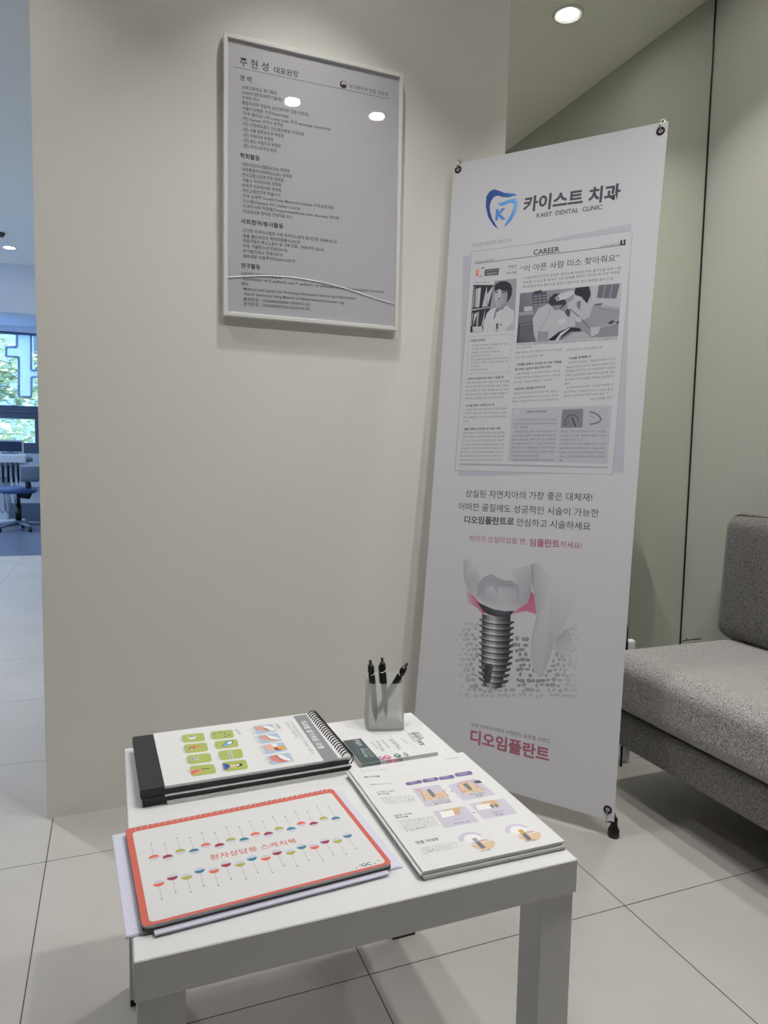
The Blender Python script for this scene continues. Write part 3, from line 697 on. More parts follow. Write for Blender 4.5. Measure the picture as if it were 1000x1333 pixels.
# lavender column box with two small photos
f = BA.zoom(660, 520, 5.882)
bpoly(f, [(38, 66), (805, 45), (770, 492), (8, 475)], LAVB)
bpoly(f, [(55, 88), (95, 84), (93, 112), (53, 115)], (166, 166, 170)); BA.path([f(62, 98), f(70, 106), f(86, 92)], .0012, (70, 70, 76)); bt(f, '세가지 치아의 손실', 155, 103, 300, 98, BK, .025)
bpoly(f, [(425, 78), (585, 70), (580, 215), (412, 218)], (106, 106, 114)); bpoly(f, [(590, 70), (778, 66), (765, 218), (588, 216)], (146, 146, 153))
BA.path([f(440, 200), f(450, 150), f(480, 120), f(510, 116), f(540, 135), f(548, 160)], .0024, (62, 62, 70)); BA.path([f(500, 135), f(512, 175), f(528, 205)], .0032, (46, 46, 54)); BA.path([f(490, 140), f(470, 180), f(450, 205)], .002, (84, 84, 92))
BA.path([f(635, 98), f(660, 100), f(700, 120), f(722, 148), f(710, 172), f(670, 185), f(635, 190)], .0042, (92, 92, 100)); BA.path([f(630, 120), f(680, 150)], .0022, (120, 120, 128))
col([(65, 163, 378, 160), (48, 194, 380, 190), (48, 220, 160, 219), (60, 254, 375, 250), (45, 284, 372, 281), (40, 315, 370, 312), (38, 345, 368, 343), (38, 376, 366, 375), (35, 408, 362, 407), (30, 440, 238, 439), (40, 470, 355, 469)], .006, (92, 92, 100), .005, f)
col([(412, 252, 760, 250), (412, 284, 758, 283), (405, 316, 580, 315), (415, 347, 755, 347), (400, 380, 752, 381), (400, 412, 750, 413), (398, 443, 748, 445), (398, 473, 425, 473)], .006, (92, 92, 100), .005, f)
bpoly(bpx, [(598.3, 603), (791, 607.5), (790.5, 609.8), (598, 605.3)], (134, 133, 148))
# slogan
HB = (58, 58, 66)
bt(bz5, '상실된 자연치아의 가장 좋은 대체재!', 220, 154, 770, 174, HB, .004); bt(bz5, '어떠한 골질에도 성공적인 시술이 가능한', 190, 210, 798, 242, HB, .004)
bt(bz5, '디오임플란트로', 215, 268, 430, 277, HB, .026); bt(bz5, '안심하고 시술하세요', 442, 279, 762, 299, HB, .004)
PK = (136, 88, 104)
bt(bz5, '치아가 상실되었을 땐,', 235, 346, 486, 361, PK, .006); bt(bz5, '임플란트', 498, 367, 628, 374, PK, .03); bt(bz5, '하세요!', 631, 374, 725, 380, PK, .01)
bt(bz6, '세계 70여개국에서 사랑받는 글로벌 브랜드', 243, 350, 588, 425, (92, 92, 100), .004)
bt(bz6, '디오임플란트', 240, 417, 583, 503, (134, 82, 100), .035)
# implant picture: bone, gums, teeth, crown and screw
f = BA.zoom(590, 720, 5.882)
WW, W0, W1, W2 = (163, 163, 167), (160, 160, 164), (150, 150, 155), (142, 142, 149)
rb = random.Random(3)
for gy in range(15):
    for gx in range(22):
        x, y = 60 + gx * 41 + (20 if gy % 2 else 0) + rb.uniform(-9, 9), 545 + gy * 39 + rb.uniform(-8, 8)
        if 185 < x < 470 and y < 1010: continue
        if 585 < x < 800 and y < 950 - abs(x - 660) * 1.6: continue
        if y < 640 and x < 600 and x > 470: continue
        edge = min(1, (x - 40) / 240, (940 - x) / 260, (1125 - y) / 150, (y - 520) / 150)
        t = max(0, edge); g = int(158 - 42 * t); s_ = rb.uniform(13, 21); n_ = rb.randint(5, 8); a0 = rb.uniform(0, 6); sq = rb.uniform(.7, 1.5)
        if rb.random() < .1: continue
        BA.poly([f(x + s_ * sq * rb.uniform(.75, 1.15) * math.cos(a0 + 2 * PI * k / n_), y + s_ / sq ** .5 * rb.uniform(.75, 1.15) * math.sin(a0 + 2 * PI * k / n_)) for k in range(n_)], (g, g, g + 4), -1)
bpoly(f, [(105, 285), (160, 330), (250, 440), (230, 470), (185, 420), (110, 380)], [(158, 140, 148), (160, 96, 116), (158, 90, 112), (158, 90, 112), (160, 104, 124), (160, 150, 156)])
bpoly(f, [(600, 290), (632, 340), (640, 470), (560, 442), (440, 470), (500, 425), (570, 380)], [(150, 84, 106), (158, 92, 114), (162, 100, 120), (160, 96, 118), (164, 110, 128), (160, 96, 118), (156, 88, 112)])
bpoly(f, [(80, 60), (110, 40), (150, 90), (190, 140), (205, 190), (185, 290), (150, 325), (105, 270), (80, 190)], [W2, W1, W0, W0, W1, W1, W1, W2, W2])
bpoly(f, [(440, 130), (580, 95), (598, 200), (600, 290), (570, 375), (530, 410), (500, 380), (490, 240)], [W0, W1, W2, (132, 132, 140), W1, W2, W1, W1])
bpoly(f, [(590, 90), (630, 78), (690, 100), (760, 200), (900, 210), (960, 320), (900, 560), (850, 590), (790, 660), (740, 800), (690, 940), (660, 955), (620, 900), (590, 780), (600, 640), (640, 480), (620, 320), (600, 220)],
      [(126, 126, 134), W1, WW, WW, WW, WW, WW, WW, W1, W2, W1, W1, W0, W1, W1, W2, W2, (120, 120, 128)])
bpoly(f, [(790, 660), (850, 590), (880, 580), (905, 640), (905, 760), (860, 800), (770, 740)], [(138, 138, 144), (134, 134, 141), (142, 142, 148), (154, 154, 158), (162, 162, 166), (156, 156, 161), (148, 148, 154)])
bpoly(f, [(165, 330), (185, 300), (190, 240), (230, 185), (290, 160), (350, 190), (400, 210), (450, 208), (490, 240), (505, 290), (505, 370), (530, 405), (480, 435), (400, 440), (310, 425), (230, 385)],
      [W1, (134, 134, 142), (128, 128, 137), (132, 132, 140), (136, 136, 144), (140, 140, 147), (136, 136, 144), (138, 138, 146), (130, 130, 139), (126, 126, 136), (140, 140, 148), W1, W0, (162, 162, 166), (164, 164, 167), (160, 160, 165)])
bpoly(f, [(240, 270), (300, 250), (330, 300), (300, 370), (262, 330)], [(150, 150, 157), (160, 160, 165), (156, 156, 162), (150, 150, 157), (146, 146, 154)]); bpoly(f, [(350, 260), (420, 270), (490, 265), (490, 350), (400, 390), (340, 360)], [(156, 156, 162), (150, 150, 157), (142, 142, 150), (146, 146, 154), (154, 154, 160), (158, 158, 163)])
BA.path([f(290, 162), f(350, 215), f(400, 245), f(450, 240)], .0012, (112, 112, 121))
bpoly(f, [(180, 370), (230, 395), (310, 430), (400, 445), (470, 440), (430, 490), (340, 490), (270, 470), (235, 450)], [(54, 53, 60), (60, 59, 66), (74, 73, 80), (78, 77, 85), (66, 65, 72), (50, 49, 56), (56, 55, 62), (46, 45, 52), (46, 45, 52)])
ramp = [(0, 62), (.12, 84), (.3, 142), (.42, 150), (.55, 110), (.75, 70), (1, 48)]
def strip(yl0, yr0, yl1, yr1, x0a, x1a, x0b, x1b, k):
    for (t0, g0), (t1, g1) in zip(ramp, ramp[1:]):
        A = lambda t: f(x0a + (x1a - x0a) * t, yl0 + (yr0 - yl0) * t + 14 * math.sin(PI * t)); B_ = lambda t: f(x0b + (x1b - x0b) * t, yl1 + (yr1 - yl1) * t + 14 * math.sin(PI * t))
        c = lambda g: (int(g * k), int(g * k), int(g * k) + 4)
        BA.poly([A(t0), A(t1), B_(t1), B_(t0)], [c(g0), c(g1), c(g1), c(g0)])
for i in range(12):
    t = i / 11; y = 465 + i * 46
    l0 = 222 - 8 * t + (18 * max(0, t - .7) / .3); r0 = 440 - 22 * t - 45 * max(0, t - .6) / .4
    strip(y, y + 14, y + 46, y + 58, l0, r0, l0, r0, .95)
for i in range(11):
    t = i / 11; y = 500 + i * 45
    l0 = 200 - 8 * t; r0 = 468 - 20 * t - 34 * max(0, t - .6) / .4
    strip(y, y + 20, y + 17, y + 38, l0, r0, l0 + 6, r0 - 3, 1.12); strip(y + 17, y + 38, y + 27, y + 47, l0 + 16, r0 - 16, l0 + 20, r0 - 22, .48)
bpoly(f, [(240, 860), (290, 845), (310, 860), (285, 990), (240, 985)], [(40, 39, 46), (66, 65, 72), (84, 83, 90), (60, 59, 66), (40, 39, 46)])
bn = empty('banner_stand', BP(.3, 0, -.05) * 1.0, 'tall white dental implant banner on a folding stand in front of the mirror', 'banner')
bn.location.z = 0; WM[bn.name] = Matrix.Translation(bn.location)
def banner_parts():
    bm = bmesh.new(); BA.fill(bm)
    F = Matrix((tuple(BU) + (0,), tuple(BV) + (0,), tuple(BNN) + (0,), (0, 0, 0, 1))).transposed(); F.translation = BO
    sag = lambda v: .0072 * math.sin(PI * v / 1.8)
    vs_ = [1.8 * k / 16 for k in range(17)]
    prism(bm, [(.6 - sag(v), v) for v in vs_] + [(sag(v), v) for v in reversed(vs_)], -.0008, 0, 0, F)
    put('banner_sheet', bm, [M_BSHEET, M_INK], bn)
PRINTS.append(banner_parts)
FB = Matrix((tuple(BU) + (0,), tuple(BV) + (0,), tuple(BNN) + (0,), (0, 0, 0, 1))).transposed()
GR = [(.0155, 1.782), (.583, 1.778), (.582, .027), (.0165, .027)]
for u, v in GR:
    b = bmesh.new(); F = FB.copy(); F.translation = BP(u, v, .0003)
    lathe(b, [(.0055, -.0016), (.0055, .001), (.0075, .0022), (.0105, .0012), (.011, 0)], F, 24); put('grommet', b, M_BRASS, bn)
hub = BP(.3, .78, -.03)
b = bmesh.new(); tube(b, [BP(.3, .70, -.03), BP(.3, .86, -.03)], .014, 12); tube(b, [BP(.27, .78, -.03), BP(.33, .78, -.03)], .011, 12); put('hub', b, M_BLKPL, bn)
for (u, v), top in zip(GR, (1, 1, 0, 0)):
    b = bmesh.new()
    if top:
        e = BP(u + (.004 if u > .3 else -.002), v + .024, -.010)
        tube(b, [hub, BP(u, v - .06, -.018), e], .004, 8); put('support_rod', b, M_DKGREY, bn)
        b = bmesh.new(); tube(b, [e, BP(u + .002, v + .028, 0), BP(u, v + .02, .007), BP(u, v + .008, .008), BP(u, v, .001), BP(u, v - .002, -.004)], .0022, 8); put('hook', b, M_CHROME, bn)
        b = bmesh.new(); F = axis_frame(BP(u + (.004 if u > .3 else -.002), v + .012, -.010), e + (e - hub).normalized() * .006); lathe(b, [(.0055, 0), (.0065, .012), (.006, .02), (.002, .023)], F, 14, cap0=True, cap1=True); put('rod_tip', b, M_CHROME, bn)
    else:
        g = BP(u, v); ft = (at_z(797.5, 1091, 0) if u > .3 else Vector((BP(.004, -.045).x, BP(.004, -.045).y, 0))) - Vector((BNN.x, BNN.y, 0)) * .011; ft.z = .012
        a = ft + Vector((0, 0, .035)) - BNN * .002
        tube(b, [hub, a + (hub - a) * .12, a], .0055, 8); put('support_rod', b, M_DKGREY, bn)
        b = bmesh.new(); tube(b, [a - Vector((0, 0, .006)), BP(u, -.005, .0045), BP(u, .012, .0055), g + BNN * .0045 - BV * .004, g - BNN * .003], .0021, 8); put('hook', b, M_CHROME, bn)
        b = bmesh.new(); F = Matrix.Translation((ft.x, ft.y, 0))
        lathe(b, [(.014, 0), (.0155, .003), (.0145, .018), (.0095, .028), (.0085, .036), (.0085, .050), (.003, .052)], F, 20, cap0=True, cap1=True); put('rubber_foot', b, M_BLKPL, bn)
hx = hub - BNN * .27; b = bmesh.new(); tube(b, [hub, Vector((hx.x, hx.y, .015))], .006, 8); put('rear_strut', b, M_DKGREY, bn)
b = bmesh.new(); lathe(b, [(.013, 0), (.0125, .018), (.008, .034), (.003, .036)], Matrix.Translation((hx.x, hx.y, 0)), 18, cap0=True, cap1=True); put('rubber_foot', b, M_BLKPL, bn)

# ================================================================== SOFA
SX0, SX1, SY0, SY1 = 1.352, 1.975, .06, 1.655
so = empty('sofa', ((SX0 + SX1) / 2, (SY0 + SY1) / 2, 0), 'grey woven fabric sofa with loose back cushions against the right wall', 'sofa')
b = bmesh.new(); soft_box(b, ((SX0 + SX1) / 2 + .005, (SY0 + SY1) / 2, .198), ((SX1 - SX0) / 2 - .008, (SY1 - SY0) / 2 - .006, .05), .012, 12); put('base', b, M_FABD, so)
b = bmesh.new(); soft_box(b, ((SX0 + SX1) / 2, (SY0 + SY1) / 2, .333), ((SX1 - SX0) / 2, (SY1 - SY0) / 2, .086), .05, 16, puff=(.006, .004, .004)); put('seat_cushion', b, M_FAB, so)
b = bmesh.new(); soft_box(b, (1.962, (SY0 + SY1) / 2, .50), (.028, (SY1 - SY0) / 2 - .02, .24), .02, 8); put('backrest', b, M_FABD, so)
for y0, y1 in ((.870, 1.668), (.078, .860)):
    FQ = Matrix.Translation((1.860, (y0 + y1) / 2, .422)) @ Matrix.Rotation(math.radians(2.5), 4, 'Y')
    hx_, hy_, hz_ = .062, (y1 - y0) / 2, .192
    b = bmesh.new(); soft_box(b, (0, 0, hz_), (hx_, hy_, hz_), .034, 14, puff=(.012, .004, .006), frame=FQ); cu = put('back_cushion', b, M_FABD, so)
    b = bmesh.new(); r_ = .03
    ring = [(-.028, x, y) for x, y in rrect(-hy_ - .0015, -.001, hy_ + .0015, 2 * hz_ + .0055, r_ + .012, 6)]
    tube(b, [FQ @ Vector(p) for p in ring], .005, 8, closed=True); put('piping', b, M_FABD, cu)
for x in (1.72, 1.92):
    for y in (.3, 1.36):
        b = bmesh.new(); lathe(b, [(.018, 0), (.02, .004), (.026, .148)], Matrix.Translation((x, y, 0)), 20, cap0=True, cap1=True); put('leg', b, M_BLKPL, so)
# unidentified item peeking out behind the far end of the sofa
q0 = at_y(821.5, 842, 1.74); ct = empty('unknown_item', (q0.x, 1.74, 0), 'small white rounded tool with a black tip peeking out behind the far sofa end', 'thing')
b = bmesh.new(); soft_box(b, (q0.x + .005, 1.75, .206), (.016, .012, .2), .011, 6); put('body', b, M_WHITE, ct)
q1, q2 = at_y(816.2, 838, 1.725), at_y(817.5, 814, 1.725)
b = bmesh.new(); tube(b, [(q1.x, 1.725, .002), (q1.x, 1.725, q1.z - .012), (q1.x, 1.725, q1.z + .004), (q1.x + .001, 1.725, q1.z + .012), (q2.x, 1.725, q2.z)], [.004, .004, .0042, .0022, .0018], 8); put('handle', b, M_BLKPL, ct)
# thin black cord over the far edge of the seat
b = bmesh.new(); zc = .4215
pts = [at_z(888, 835.5, zc), at_z(893, 834, zc), at_z(898, 833.4, zc), at_z(904, 832.6, zc), at_z(913, 832.2, zc)]
tube(b, [Vector((p.x, min(p.y, 1.64), zc + .001)) for p in pts], .0016, 6); q = at_z(895, 834, zc); tube(b, [(q.x, 1.638, zc), (q.x + .001, 1.638, zc + .006)], .002, 6)
tag(put('cord', b, M_BLKPL, loc=(q.x, 1.638, zc)), 'thin black cord lying on the far edge of the grey sofa seat', 'cord')

# ================================================================== THINGS ON THE TABLE
def sheet_frame(O, U):
    U = Vector(U).normalized(); V = Vector((-U.y, U.x, 0)); F = Matrix((tuple(U) + (0,), tuple(V) + (0,), (0, 0, 1, 0), (0, 0, 0, 1))).transposed(); F.translation = Vector(O); return F, U, V
# --- two black desk flip charts stacked
FCX0, FCX1, FCY0, FCY1 = .0325, .366, 1.058, 1.272
ang = Vector((.998, .03, 0))
FF, fu, fv = sheet_frame((.0325, 1.0545, 0), (1, .028, 0))
FL, FD = .337, .2115
def flip_chart(z0, label, board, pages, dx, dy, print_sheet=None):
    t = empty('desk_flip_chart', FF @ Vector((FL / 2, FD / 2, z0)), label, 'flip chart', 'spiral bound flip charts')
    b = bmesh.new(); box(b, dx, FL + dx - .008, dy, FD + dy, board[0], board[1], frame=FF, bev=.0008, segs=1); put('cover_board', b, M_BLACK, t)
    b = bmesh.new(); box(b, dx + .0005, .0345 + dx, dy + .001, FD + dy - .001, pages[0][0] if len(pages) == 1 else z0, board[0] - .0002, frame=FF)
    if pages[-1][1] > board[1]: box(b, dx + .0005, .0345 + dx, dy + .001, FD + dy - .001, board[1] + .0002, pages[-1][1] - .0008, frame=FF)
    put('spine_strip', b, M_BLACK, t)
    for i, (a, c) in enumerate(pages):
        bm = bmesh.new()
        if print_sheet and i == len(pages) - 1: print_sheet.fill(bm)
        box(bm, .035 + dx, FL + dx - .004, dy + (.001 if a > board[1] else -.0025), FD + dy + .0, a, c, frame=FF)
        put('page_block', bm, [M_PAPER, M_INK], t)
    b = bmesh.new(); zc = (board[0] + board[1]) / 2 + (.0045 if print_sheet else -.00275); ph = 0 if print_sheet else .0048; n_ = 22; rr = .0105 if print_sheet else .005
    for k in range(n_):
        y = .004 + ph + dy + (FD - .014) * k / (n_ - 1)
        tube(b, [FF @ Vector((FL + dx - .009 + rr * math.cos(a), y + .0016 * math.sin(a), zc + rr * math.sin(a))) for a in [2 * PI * j / 14 for j in range(14)]], .0011, 5, closed=True)
    put('spiral_binding', b, M_BLKPL, t)
    return t
FC = Sheet(FF @ Vector((0, 0, .478)), fu, fv, 222)
zA, zB, zC, zD = FC.zoom(160, 920, 6.25), FC.zoom(300, 920, 7.692), FC.zoom(370, 910, 9.09), FC.zoom(140, 900, 2.941)
GRN = (174, 186, 100)
tiles = [[(475, 230), (655, 212), (670, 278), (488, 295)], [(495, 310), (680, 290), (697, 360), (508, 382)], [(518, 398), (708, 375), (727, 445), (533, 472)], [(540, 485), (740, 465), (762, 540), (560, 570)],
         [(712, 203), (890, 185), (908, 250), (727, 270)], [(742, 283), (928, 262), (945, 325), (760, 348)], [(773, 362), (965, 342), (982, 415), (795, 438)], [(808, 450), (1000, 430), (1022, 505), (830, 532)]]
for tq in tiles: FC.rquad([zA(*p) for p in tq], GRN, .006)
WT = (232, 240, 246); SK2 = (150, 190, 216)
FC.poly([zA(*p) for p in ((525, 240), (560, 255), (605, 232), (580, 262), (545, 264))], WT); FC.poly([zA(*p) for p in ((520, 238), (560, 244), (610, 235), (570, 250))], SK2); FC.disc(zA(545, 245), .0018, (60, 110, 130))
FC.poly([zA(*p) for p in ((540, 325), (600, 312), (640, 320), (600, 340), (545, 348))], (214, 150, 96)); FC.poly([zA(*p) for p in ((540, 335), (580, 328), (580, 345), (545, 348))], (110, 50, 40)); FC.disc(zA(562, 342), .0022, (240, 236, 226))
for x, y, r in ((575, 425, .0045), (600, 412, .004), (605, 432, .0035)): FC.disc(zA(x, y), r, (196, 202, 196)); FC.disc(zA(x - 6, y + 2), r * .5, (120, 130, 126))
FC.poly([zA(*p) for p in ((550, 520), (630, 505), (645, 520), (630, 535), (560, 555))], (226, 146, 120)); FC.path([zA(640, 512), zA(672, 502), zA(705, 503)], .0022, (50, 50, 52)); FC.poly([zA(*p) for p in ((550, 530), (610, 512), (620, 522), (560, 548))], (214, 110, 90))
for x, y in ((745, 222), (790, 212), (832, 218), (835, 242), (865, 232)): FC.path([zA(x - 8, y), zA(x, y - 6), zA(x + 8, y), zA(x, y + 6), zA(x - 8, y)], .0012, (110, 120, 110))
FC.poly([zA(*p) for p in ((805, 325), (840, 285), (890, 275), (895, 295), (860, 315), (825, 325))], (120, 170, 214)); FC.poly([zA(*p) for p in ((850, 290), (885, 280), (888, 298), (862, 308))], WT); FC.path([zA(805, 325), zA(840, 287), zA(890, 276), zA(893, 296), zA(850, 312)], .0012, (40, 70, 130))
for k in range(4): FC.disc(zA(868 + k * 5, 368 + k * 16), .0035, (206, 214, 206)); FC.path([zA(860 + k * 5, 362 + k * 16), zA(872 + k * 5, 372 + k * 16), zA(862 + k * 5, 378 + k * 16)], .0009, (70, 90, 80))
FC.poly([zA(*p) for p in ((808, 462), (850, 464), (876, 485), (850, 510), (822, 516))], (34, 82, 168)); FC.poly([zA(*p) for p in ((870, 475), (925, 468), (925, 490), (876, 494))], (236, 196, 166)); FC.disc(zA(944, 474), .0055, (28, 26, 28)); FC.disc(zA(935, 474), .003, (248, 246, 240))
BLU = (172, 192, 214)
for tq in ([(225, 195), (420, 172), (462, 245), (265, 280)], [(270, 290), (470, 262), (515, 340), (310, 372)], [(320, 385), (530, 355), (580, 435), (360, 478)], [(370, 495), (590, 460), (640, 545), (410, 585)]):
    FC.rquad([zB(*p) for p in tq], BLU, .004)
GUM, GUM2, TTH = (214, 162, 152), (166, 88, 86), (232, 231, 230)
FC.poly([zB(*p) for p in ((228, 205), (300, 190), (360, 215), (390, 240), (330, 245), (260, 235))], GUM); FC.poly([zB(*p) for p in ((330, 215), (385, 212), (392, 238), (360, 236))], GUM2); FC.poly([zB(*p) for p in ((320, 195), (360, 188), (440, 215), (440, 240), (400, 235), (350, 215))], TTH)
FC.poly([zB(*p) for p in ((275, 300), (350, 285), (400, 320), (480, 335), (440, 345), (340, 335))], GUM); FC.poly([zB(*p) for p in ((340, 285), (400, 320), (470, 330), (410, 330), (350, 298))], GUM2); FC.poly([zB(*p) for p in ((350, 280), (400, 290), (480, 310), (495, 330), (410, 325), (370, 300))], TTH)
FC.poly([zB(*p) for p in ((325, 395), (400, 375), (450, 400), (450, 435), (390, 440))], (232, 176, 162)); FC.poly([zB(*p) for p in ((430, 410), (470, 405), (520, 435), (460, 438))], (150, 70, 60)); FC.poly([zB(*p) for p in ((465, 400), (530, 390), (568, 415), (520, 430), (480, 425))], (230, 168, 74)); FC.poly([zB(*p) for p in ((400, 375), (460, 370), (480, 395), (440, 402))], TTH)
FC.poly([zB(*p) for p in ((385, 505), (460, 480), (520, 520), (600, 545), (500, 560), (420, 540))], (216, 130, 126)); FC.poly([zB(*p) for p in ((455, 482), (510, 520), (600, 545), (520, 540), (465, 505))], GUM2); FC.poly([zB(*p) for p in ((465, 478), (520, 482), (610, 530), (600, 545), (540, 535), (490, 510))], TTH)
FC.poly([zC(*p) for p in ((105, 205), (255, 180), (650, 705), (480, 742))], (142, 143, 148))
FC.text('치과별 알기쉬운 모형', zC(192, 262), zC(412, 588), (238, 238, 240), .012, .0115)
FC.text('치아 사이를 깨끗하게 닦아 주는 치과 용품을 소개합니다', zC(62, 268), zC(330, 655), (140, 140, 146)); FC.text('바르게 알고 사용하세요', zC(5, 275), zC(140, 458), (150, 150, 156))
for a, c, t in (((440, 175), (486, 222), '치주질환'), ((40, 230), (85, 278), '충치 치료')): FC.text(t, zB(*a), zB(*c), (120, 120, 126), .01)
for a, c in (((195, 215), (225, 280)), ((235, 300), (275, 372)), ((285, 395), (330, 478)), ((340, 505), (385, 580))): FC.text('잇몸 치료', zB(*a), zB(*c), (166, 166, 172))
for a, c in (((458, 250), (470, 290)), ((480, 330), (494, 378)), ((502, 415), (518, 460)), ((525, 515), (535, 545)), ((700, 225), (712, 262)), ((730, 310), (742, 335)), ((765, 385), (778, 425)), ((795, 475), (812, 520))): FC.text('치료법', zA(*a), zA(*c), (160, 160, 170))
PRINTS.append(lambda: flip_chart(.4501, 'lower black spiral flip chart lying underneath the printed one', (.4555, .463), [(.4502, .4553)], .003, -.0005))
PRINTS.append(lambda: flip_chart(.4632, 'upper black spiral flip chart showing green and blue dental pictures', (.4655, .4738), [(.4634, .4652), (.4741, .478)], 0, 0, FC))

# --- lavender folder and white booklet under the sketchbook
F1, u1, v1 = sheet_frame((.0065, .766, 0), (.338, .021, 0))
b = bmesh.new(); prism(b, rrect(0, 0, .338, .2225, .003), .4502, .4516, frame=F1); prism(b, rrect(.001, .001, .334, .221, .003), .4518, .4526, frame=F1)
tag(put('document_folder', b, M_LAV, loc=F1 @ Vector((.169, .111, .4502))), 'pale lavender plastic folder lying flat under the orange bordered sketchbook', 'folder')
F2, u2, v2 = sheet_frame((.024, .7635, 0), (.301, .0195, 0))
b = bmesh.new(); prism(b, rrect(.012, -.0075, .296, .19, .002), .4528, .4548, frame=F2)
tag(put('booklet', b, M_LAV, loc=F2 @ Vector((.15, .1, .4528))), 'thin white booklet sticking out from under the orange bordered sketchbook', 'booklet')
# --- sketchbook with orange border
SK = Sheet(F2 @ Vector((0, 0, .4617)), u2, v2, 222)
SW, SH = .3035, .2165
SK.poly(rrect(.0, .0, SW, SH, .006), (212, 108, 94)); SK.poly(rrect(.0082, .0048, SW - .0065, SH - .0118, .006), (222, 222, 222))
zE = SK.zoom(140, 900, 2.941)
OR_, MA, OL, TE, LG = (230, 112, 90), (158, 52, 80), (180, 176, 86), (58, 130, 158), (206, 206, 216)
cyc = [OR_, MA, OL, TE]
tops = [(178, 637), (231, 636), (279, 614), (332, 613), (377, 591), (430, 592), (473, 571), (524, 570), (567, 549), (617, 548), (657, 528), (705, 529), (743, 508), (791, 509), (829, 489), (876, 489)]
tope = [(167, 583), (219, 583), (266, 562), (316, 561), (361, 541), (411, 541), (455, 520), (503, 519), (544, 499), (594, 499), (633, 480), (680, 479), (717, 460), (765, 460), (801, 441), (846, 441)]
bots = [(196, 735), (248, 711), (303, 709), (352, 685), (407, 685), (453, 661), (507, 660), (552, 638), (605, 637), (648, 616), (700, 615), (742, 594), (791, 594), (831, 573), (880, 571), (917, 551)]
bote = [(208, 796), (261, 771), (319, 769), (369, 745), (425, 744), (474, 719), (531, 718), (576, 694), (631, 693), (675, 668), (728, 669), (770, 648), (825, 648), (865, 625), (915, 624), (953, 603)]
for i in range(16):
    for cs, es, up in ((tops, tope, 1), (bots, bote, 0)):
        c_, e_ = zE(*cs[i]), zE(*es[i]); colr = cyc[i % 4]
        if not up and i % 4 in (1, 2, 3): colr = (MA, OL, TE)[i % 4 - 1]
        SK.line(c_, e_, .0004, (150, 150, 156)); SK.disc(e_, .0011, (110, 110, 116), n=10)
        SK.disc(c_, .0066, LG, n=20); SK.disc(c_, .0066, colr, 0 if up else 180, 180 if up else 360, 12)
SK.text('환자상담용 스케치북', zE(395, 646), zE(726, 578), (208, 108, 94), .012)
zG = SK.zoom(430, 1000, 7.692); GCG = (44, 122, 98)
SK.text('G', zG(322, 990), zG(370, 978), GCG, .03, .0085); SK.text('C', zG(374, 977), zG(420, 965), GCG, .03, .0085)
for x, y in ((262, 1000), (296, 972), (447, 954), (478, 924)): SK.poly([zG(x - 10, y + 6), zG(x + 10, y + 3), zG(x + 3, y - 9)], GCG)
sk = empty('sketchbook', F2 @ Vector((SW / 2, SH / 2, .455)), 'landscape sketchbook with orange border and rows of coloured dots on its cover', 'sketchbook')
def sketch_parts():
    bm = bmesh.new(); SK.fill(bm); prism(bm, rrect(0, 0, SW, SH, .006), .4609, .4617, frame=F2); put('cover', bm, [M_PAPER, M_INK], sk)
PRINTS.append(sketch_parts)
b = bmesh.new(); prism(b, rrect(.001, .001, SW - .001, SH - .002, .006), .4572, .4608, frame=F2); put('page_block', b, M_PAPER, sk)
b = bmesh.new(); prism(b, rrect(.0, .0, SW, SH, .006), .4551, .4571, frame=F2); put('back_cover', b, M_DKPAGE, sk)
b = bmesh.new()
for k in range(36):
    x = .012 + (SW - .024) * k / 35
    tube(b, [F2 @ Vector((x + .0008 * math.sin(a), SH - .002 + .0045 * math.cos(a), .4588 + .0045 * math.sin(a))) for a in [2 * PI * j / 12 for j in range(12)]], .0007, 5, closed=True)
put('wire_binding', b, M_FRAME, sk)

# --- stack of A4 leaflets
LF = Sheet((.352, .752, .4622), (1, 0, 0), (0, 1, 0), 224)
LF0, lu, lv = sheet_frame((.355, .7525, 0), (1, -.004, 0))
zH, zI, zJ = LF.zoom(460, 985, 5.556), LF.zoom(500, 1040, 4.167), LF.zoom(430, 970, 3.03)
PUR, LVC = (120, 108, 156), (206, 202, 216)
T1, T2 = (110, 110, 122), (166, 166, 174)
LF.text('치과에서 설명드리는 안내문입니다', zH(50, 108), zH(248, 92), T2); LF.text('뼈이식술', zH(82, 155), zH(196, 146), T1, .02); LF.line(zH(100, 172), zH(800, 80), .0005, (206, 206, 214)); LF.text('안내자료', zH(675, 25), zH(770, 10), T2)
for qd in ([(372, 190), (490, 168), (502, 190), (390, 210)], [(495, 165), (608, 147), (622, 170), (508, 190)], [(612, 150), (722, 130), (737, 155), (628, 170)], [(728, 122), (850, 102), (868, 128), (745, 147)]):
    LF.rquad([zH(*p) for p in qd], PUR, .004)
for a, c, t in (((412, 195), (462, 186), '수술전'), ((538, 174), (585, 166), '식립'), ((650, 156), (695, 149), '회복기'), ((762, 133), (828, 121), '보철완성')): LF.text(t, zH(*a), zH(*c), (226, 222, 238), .01)
LF.text('임플란트 뼈이식 과정', zH(122, 205), zH(278, 197), T2, .01)
cards = ([(322, 172), (430, 155), (480, 225), (378, 245)], [(463, 158), (570, 130), (655, 195), (525, 220)], [(405, 262), (530, 240), (588, 302), (450, 327)], [(548, 232), (685, 210), (740, 270), (605, 292)])
for qd in cards: LF.rquad([zJ(*p) for p in qd], LVC, .003)
BON, PNK, GRY = (224, 198, 168), (216, 142, 146), (128, 128, 134)
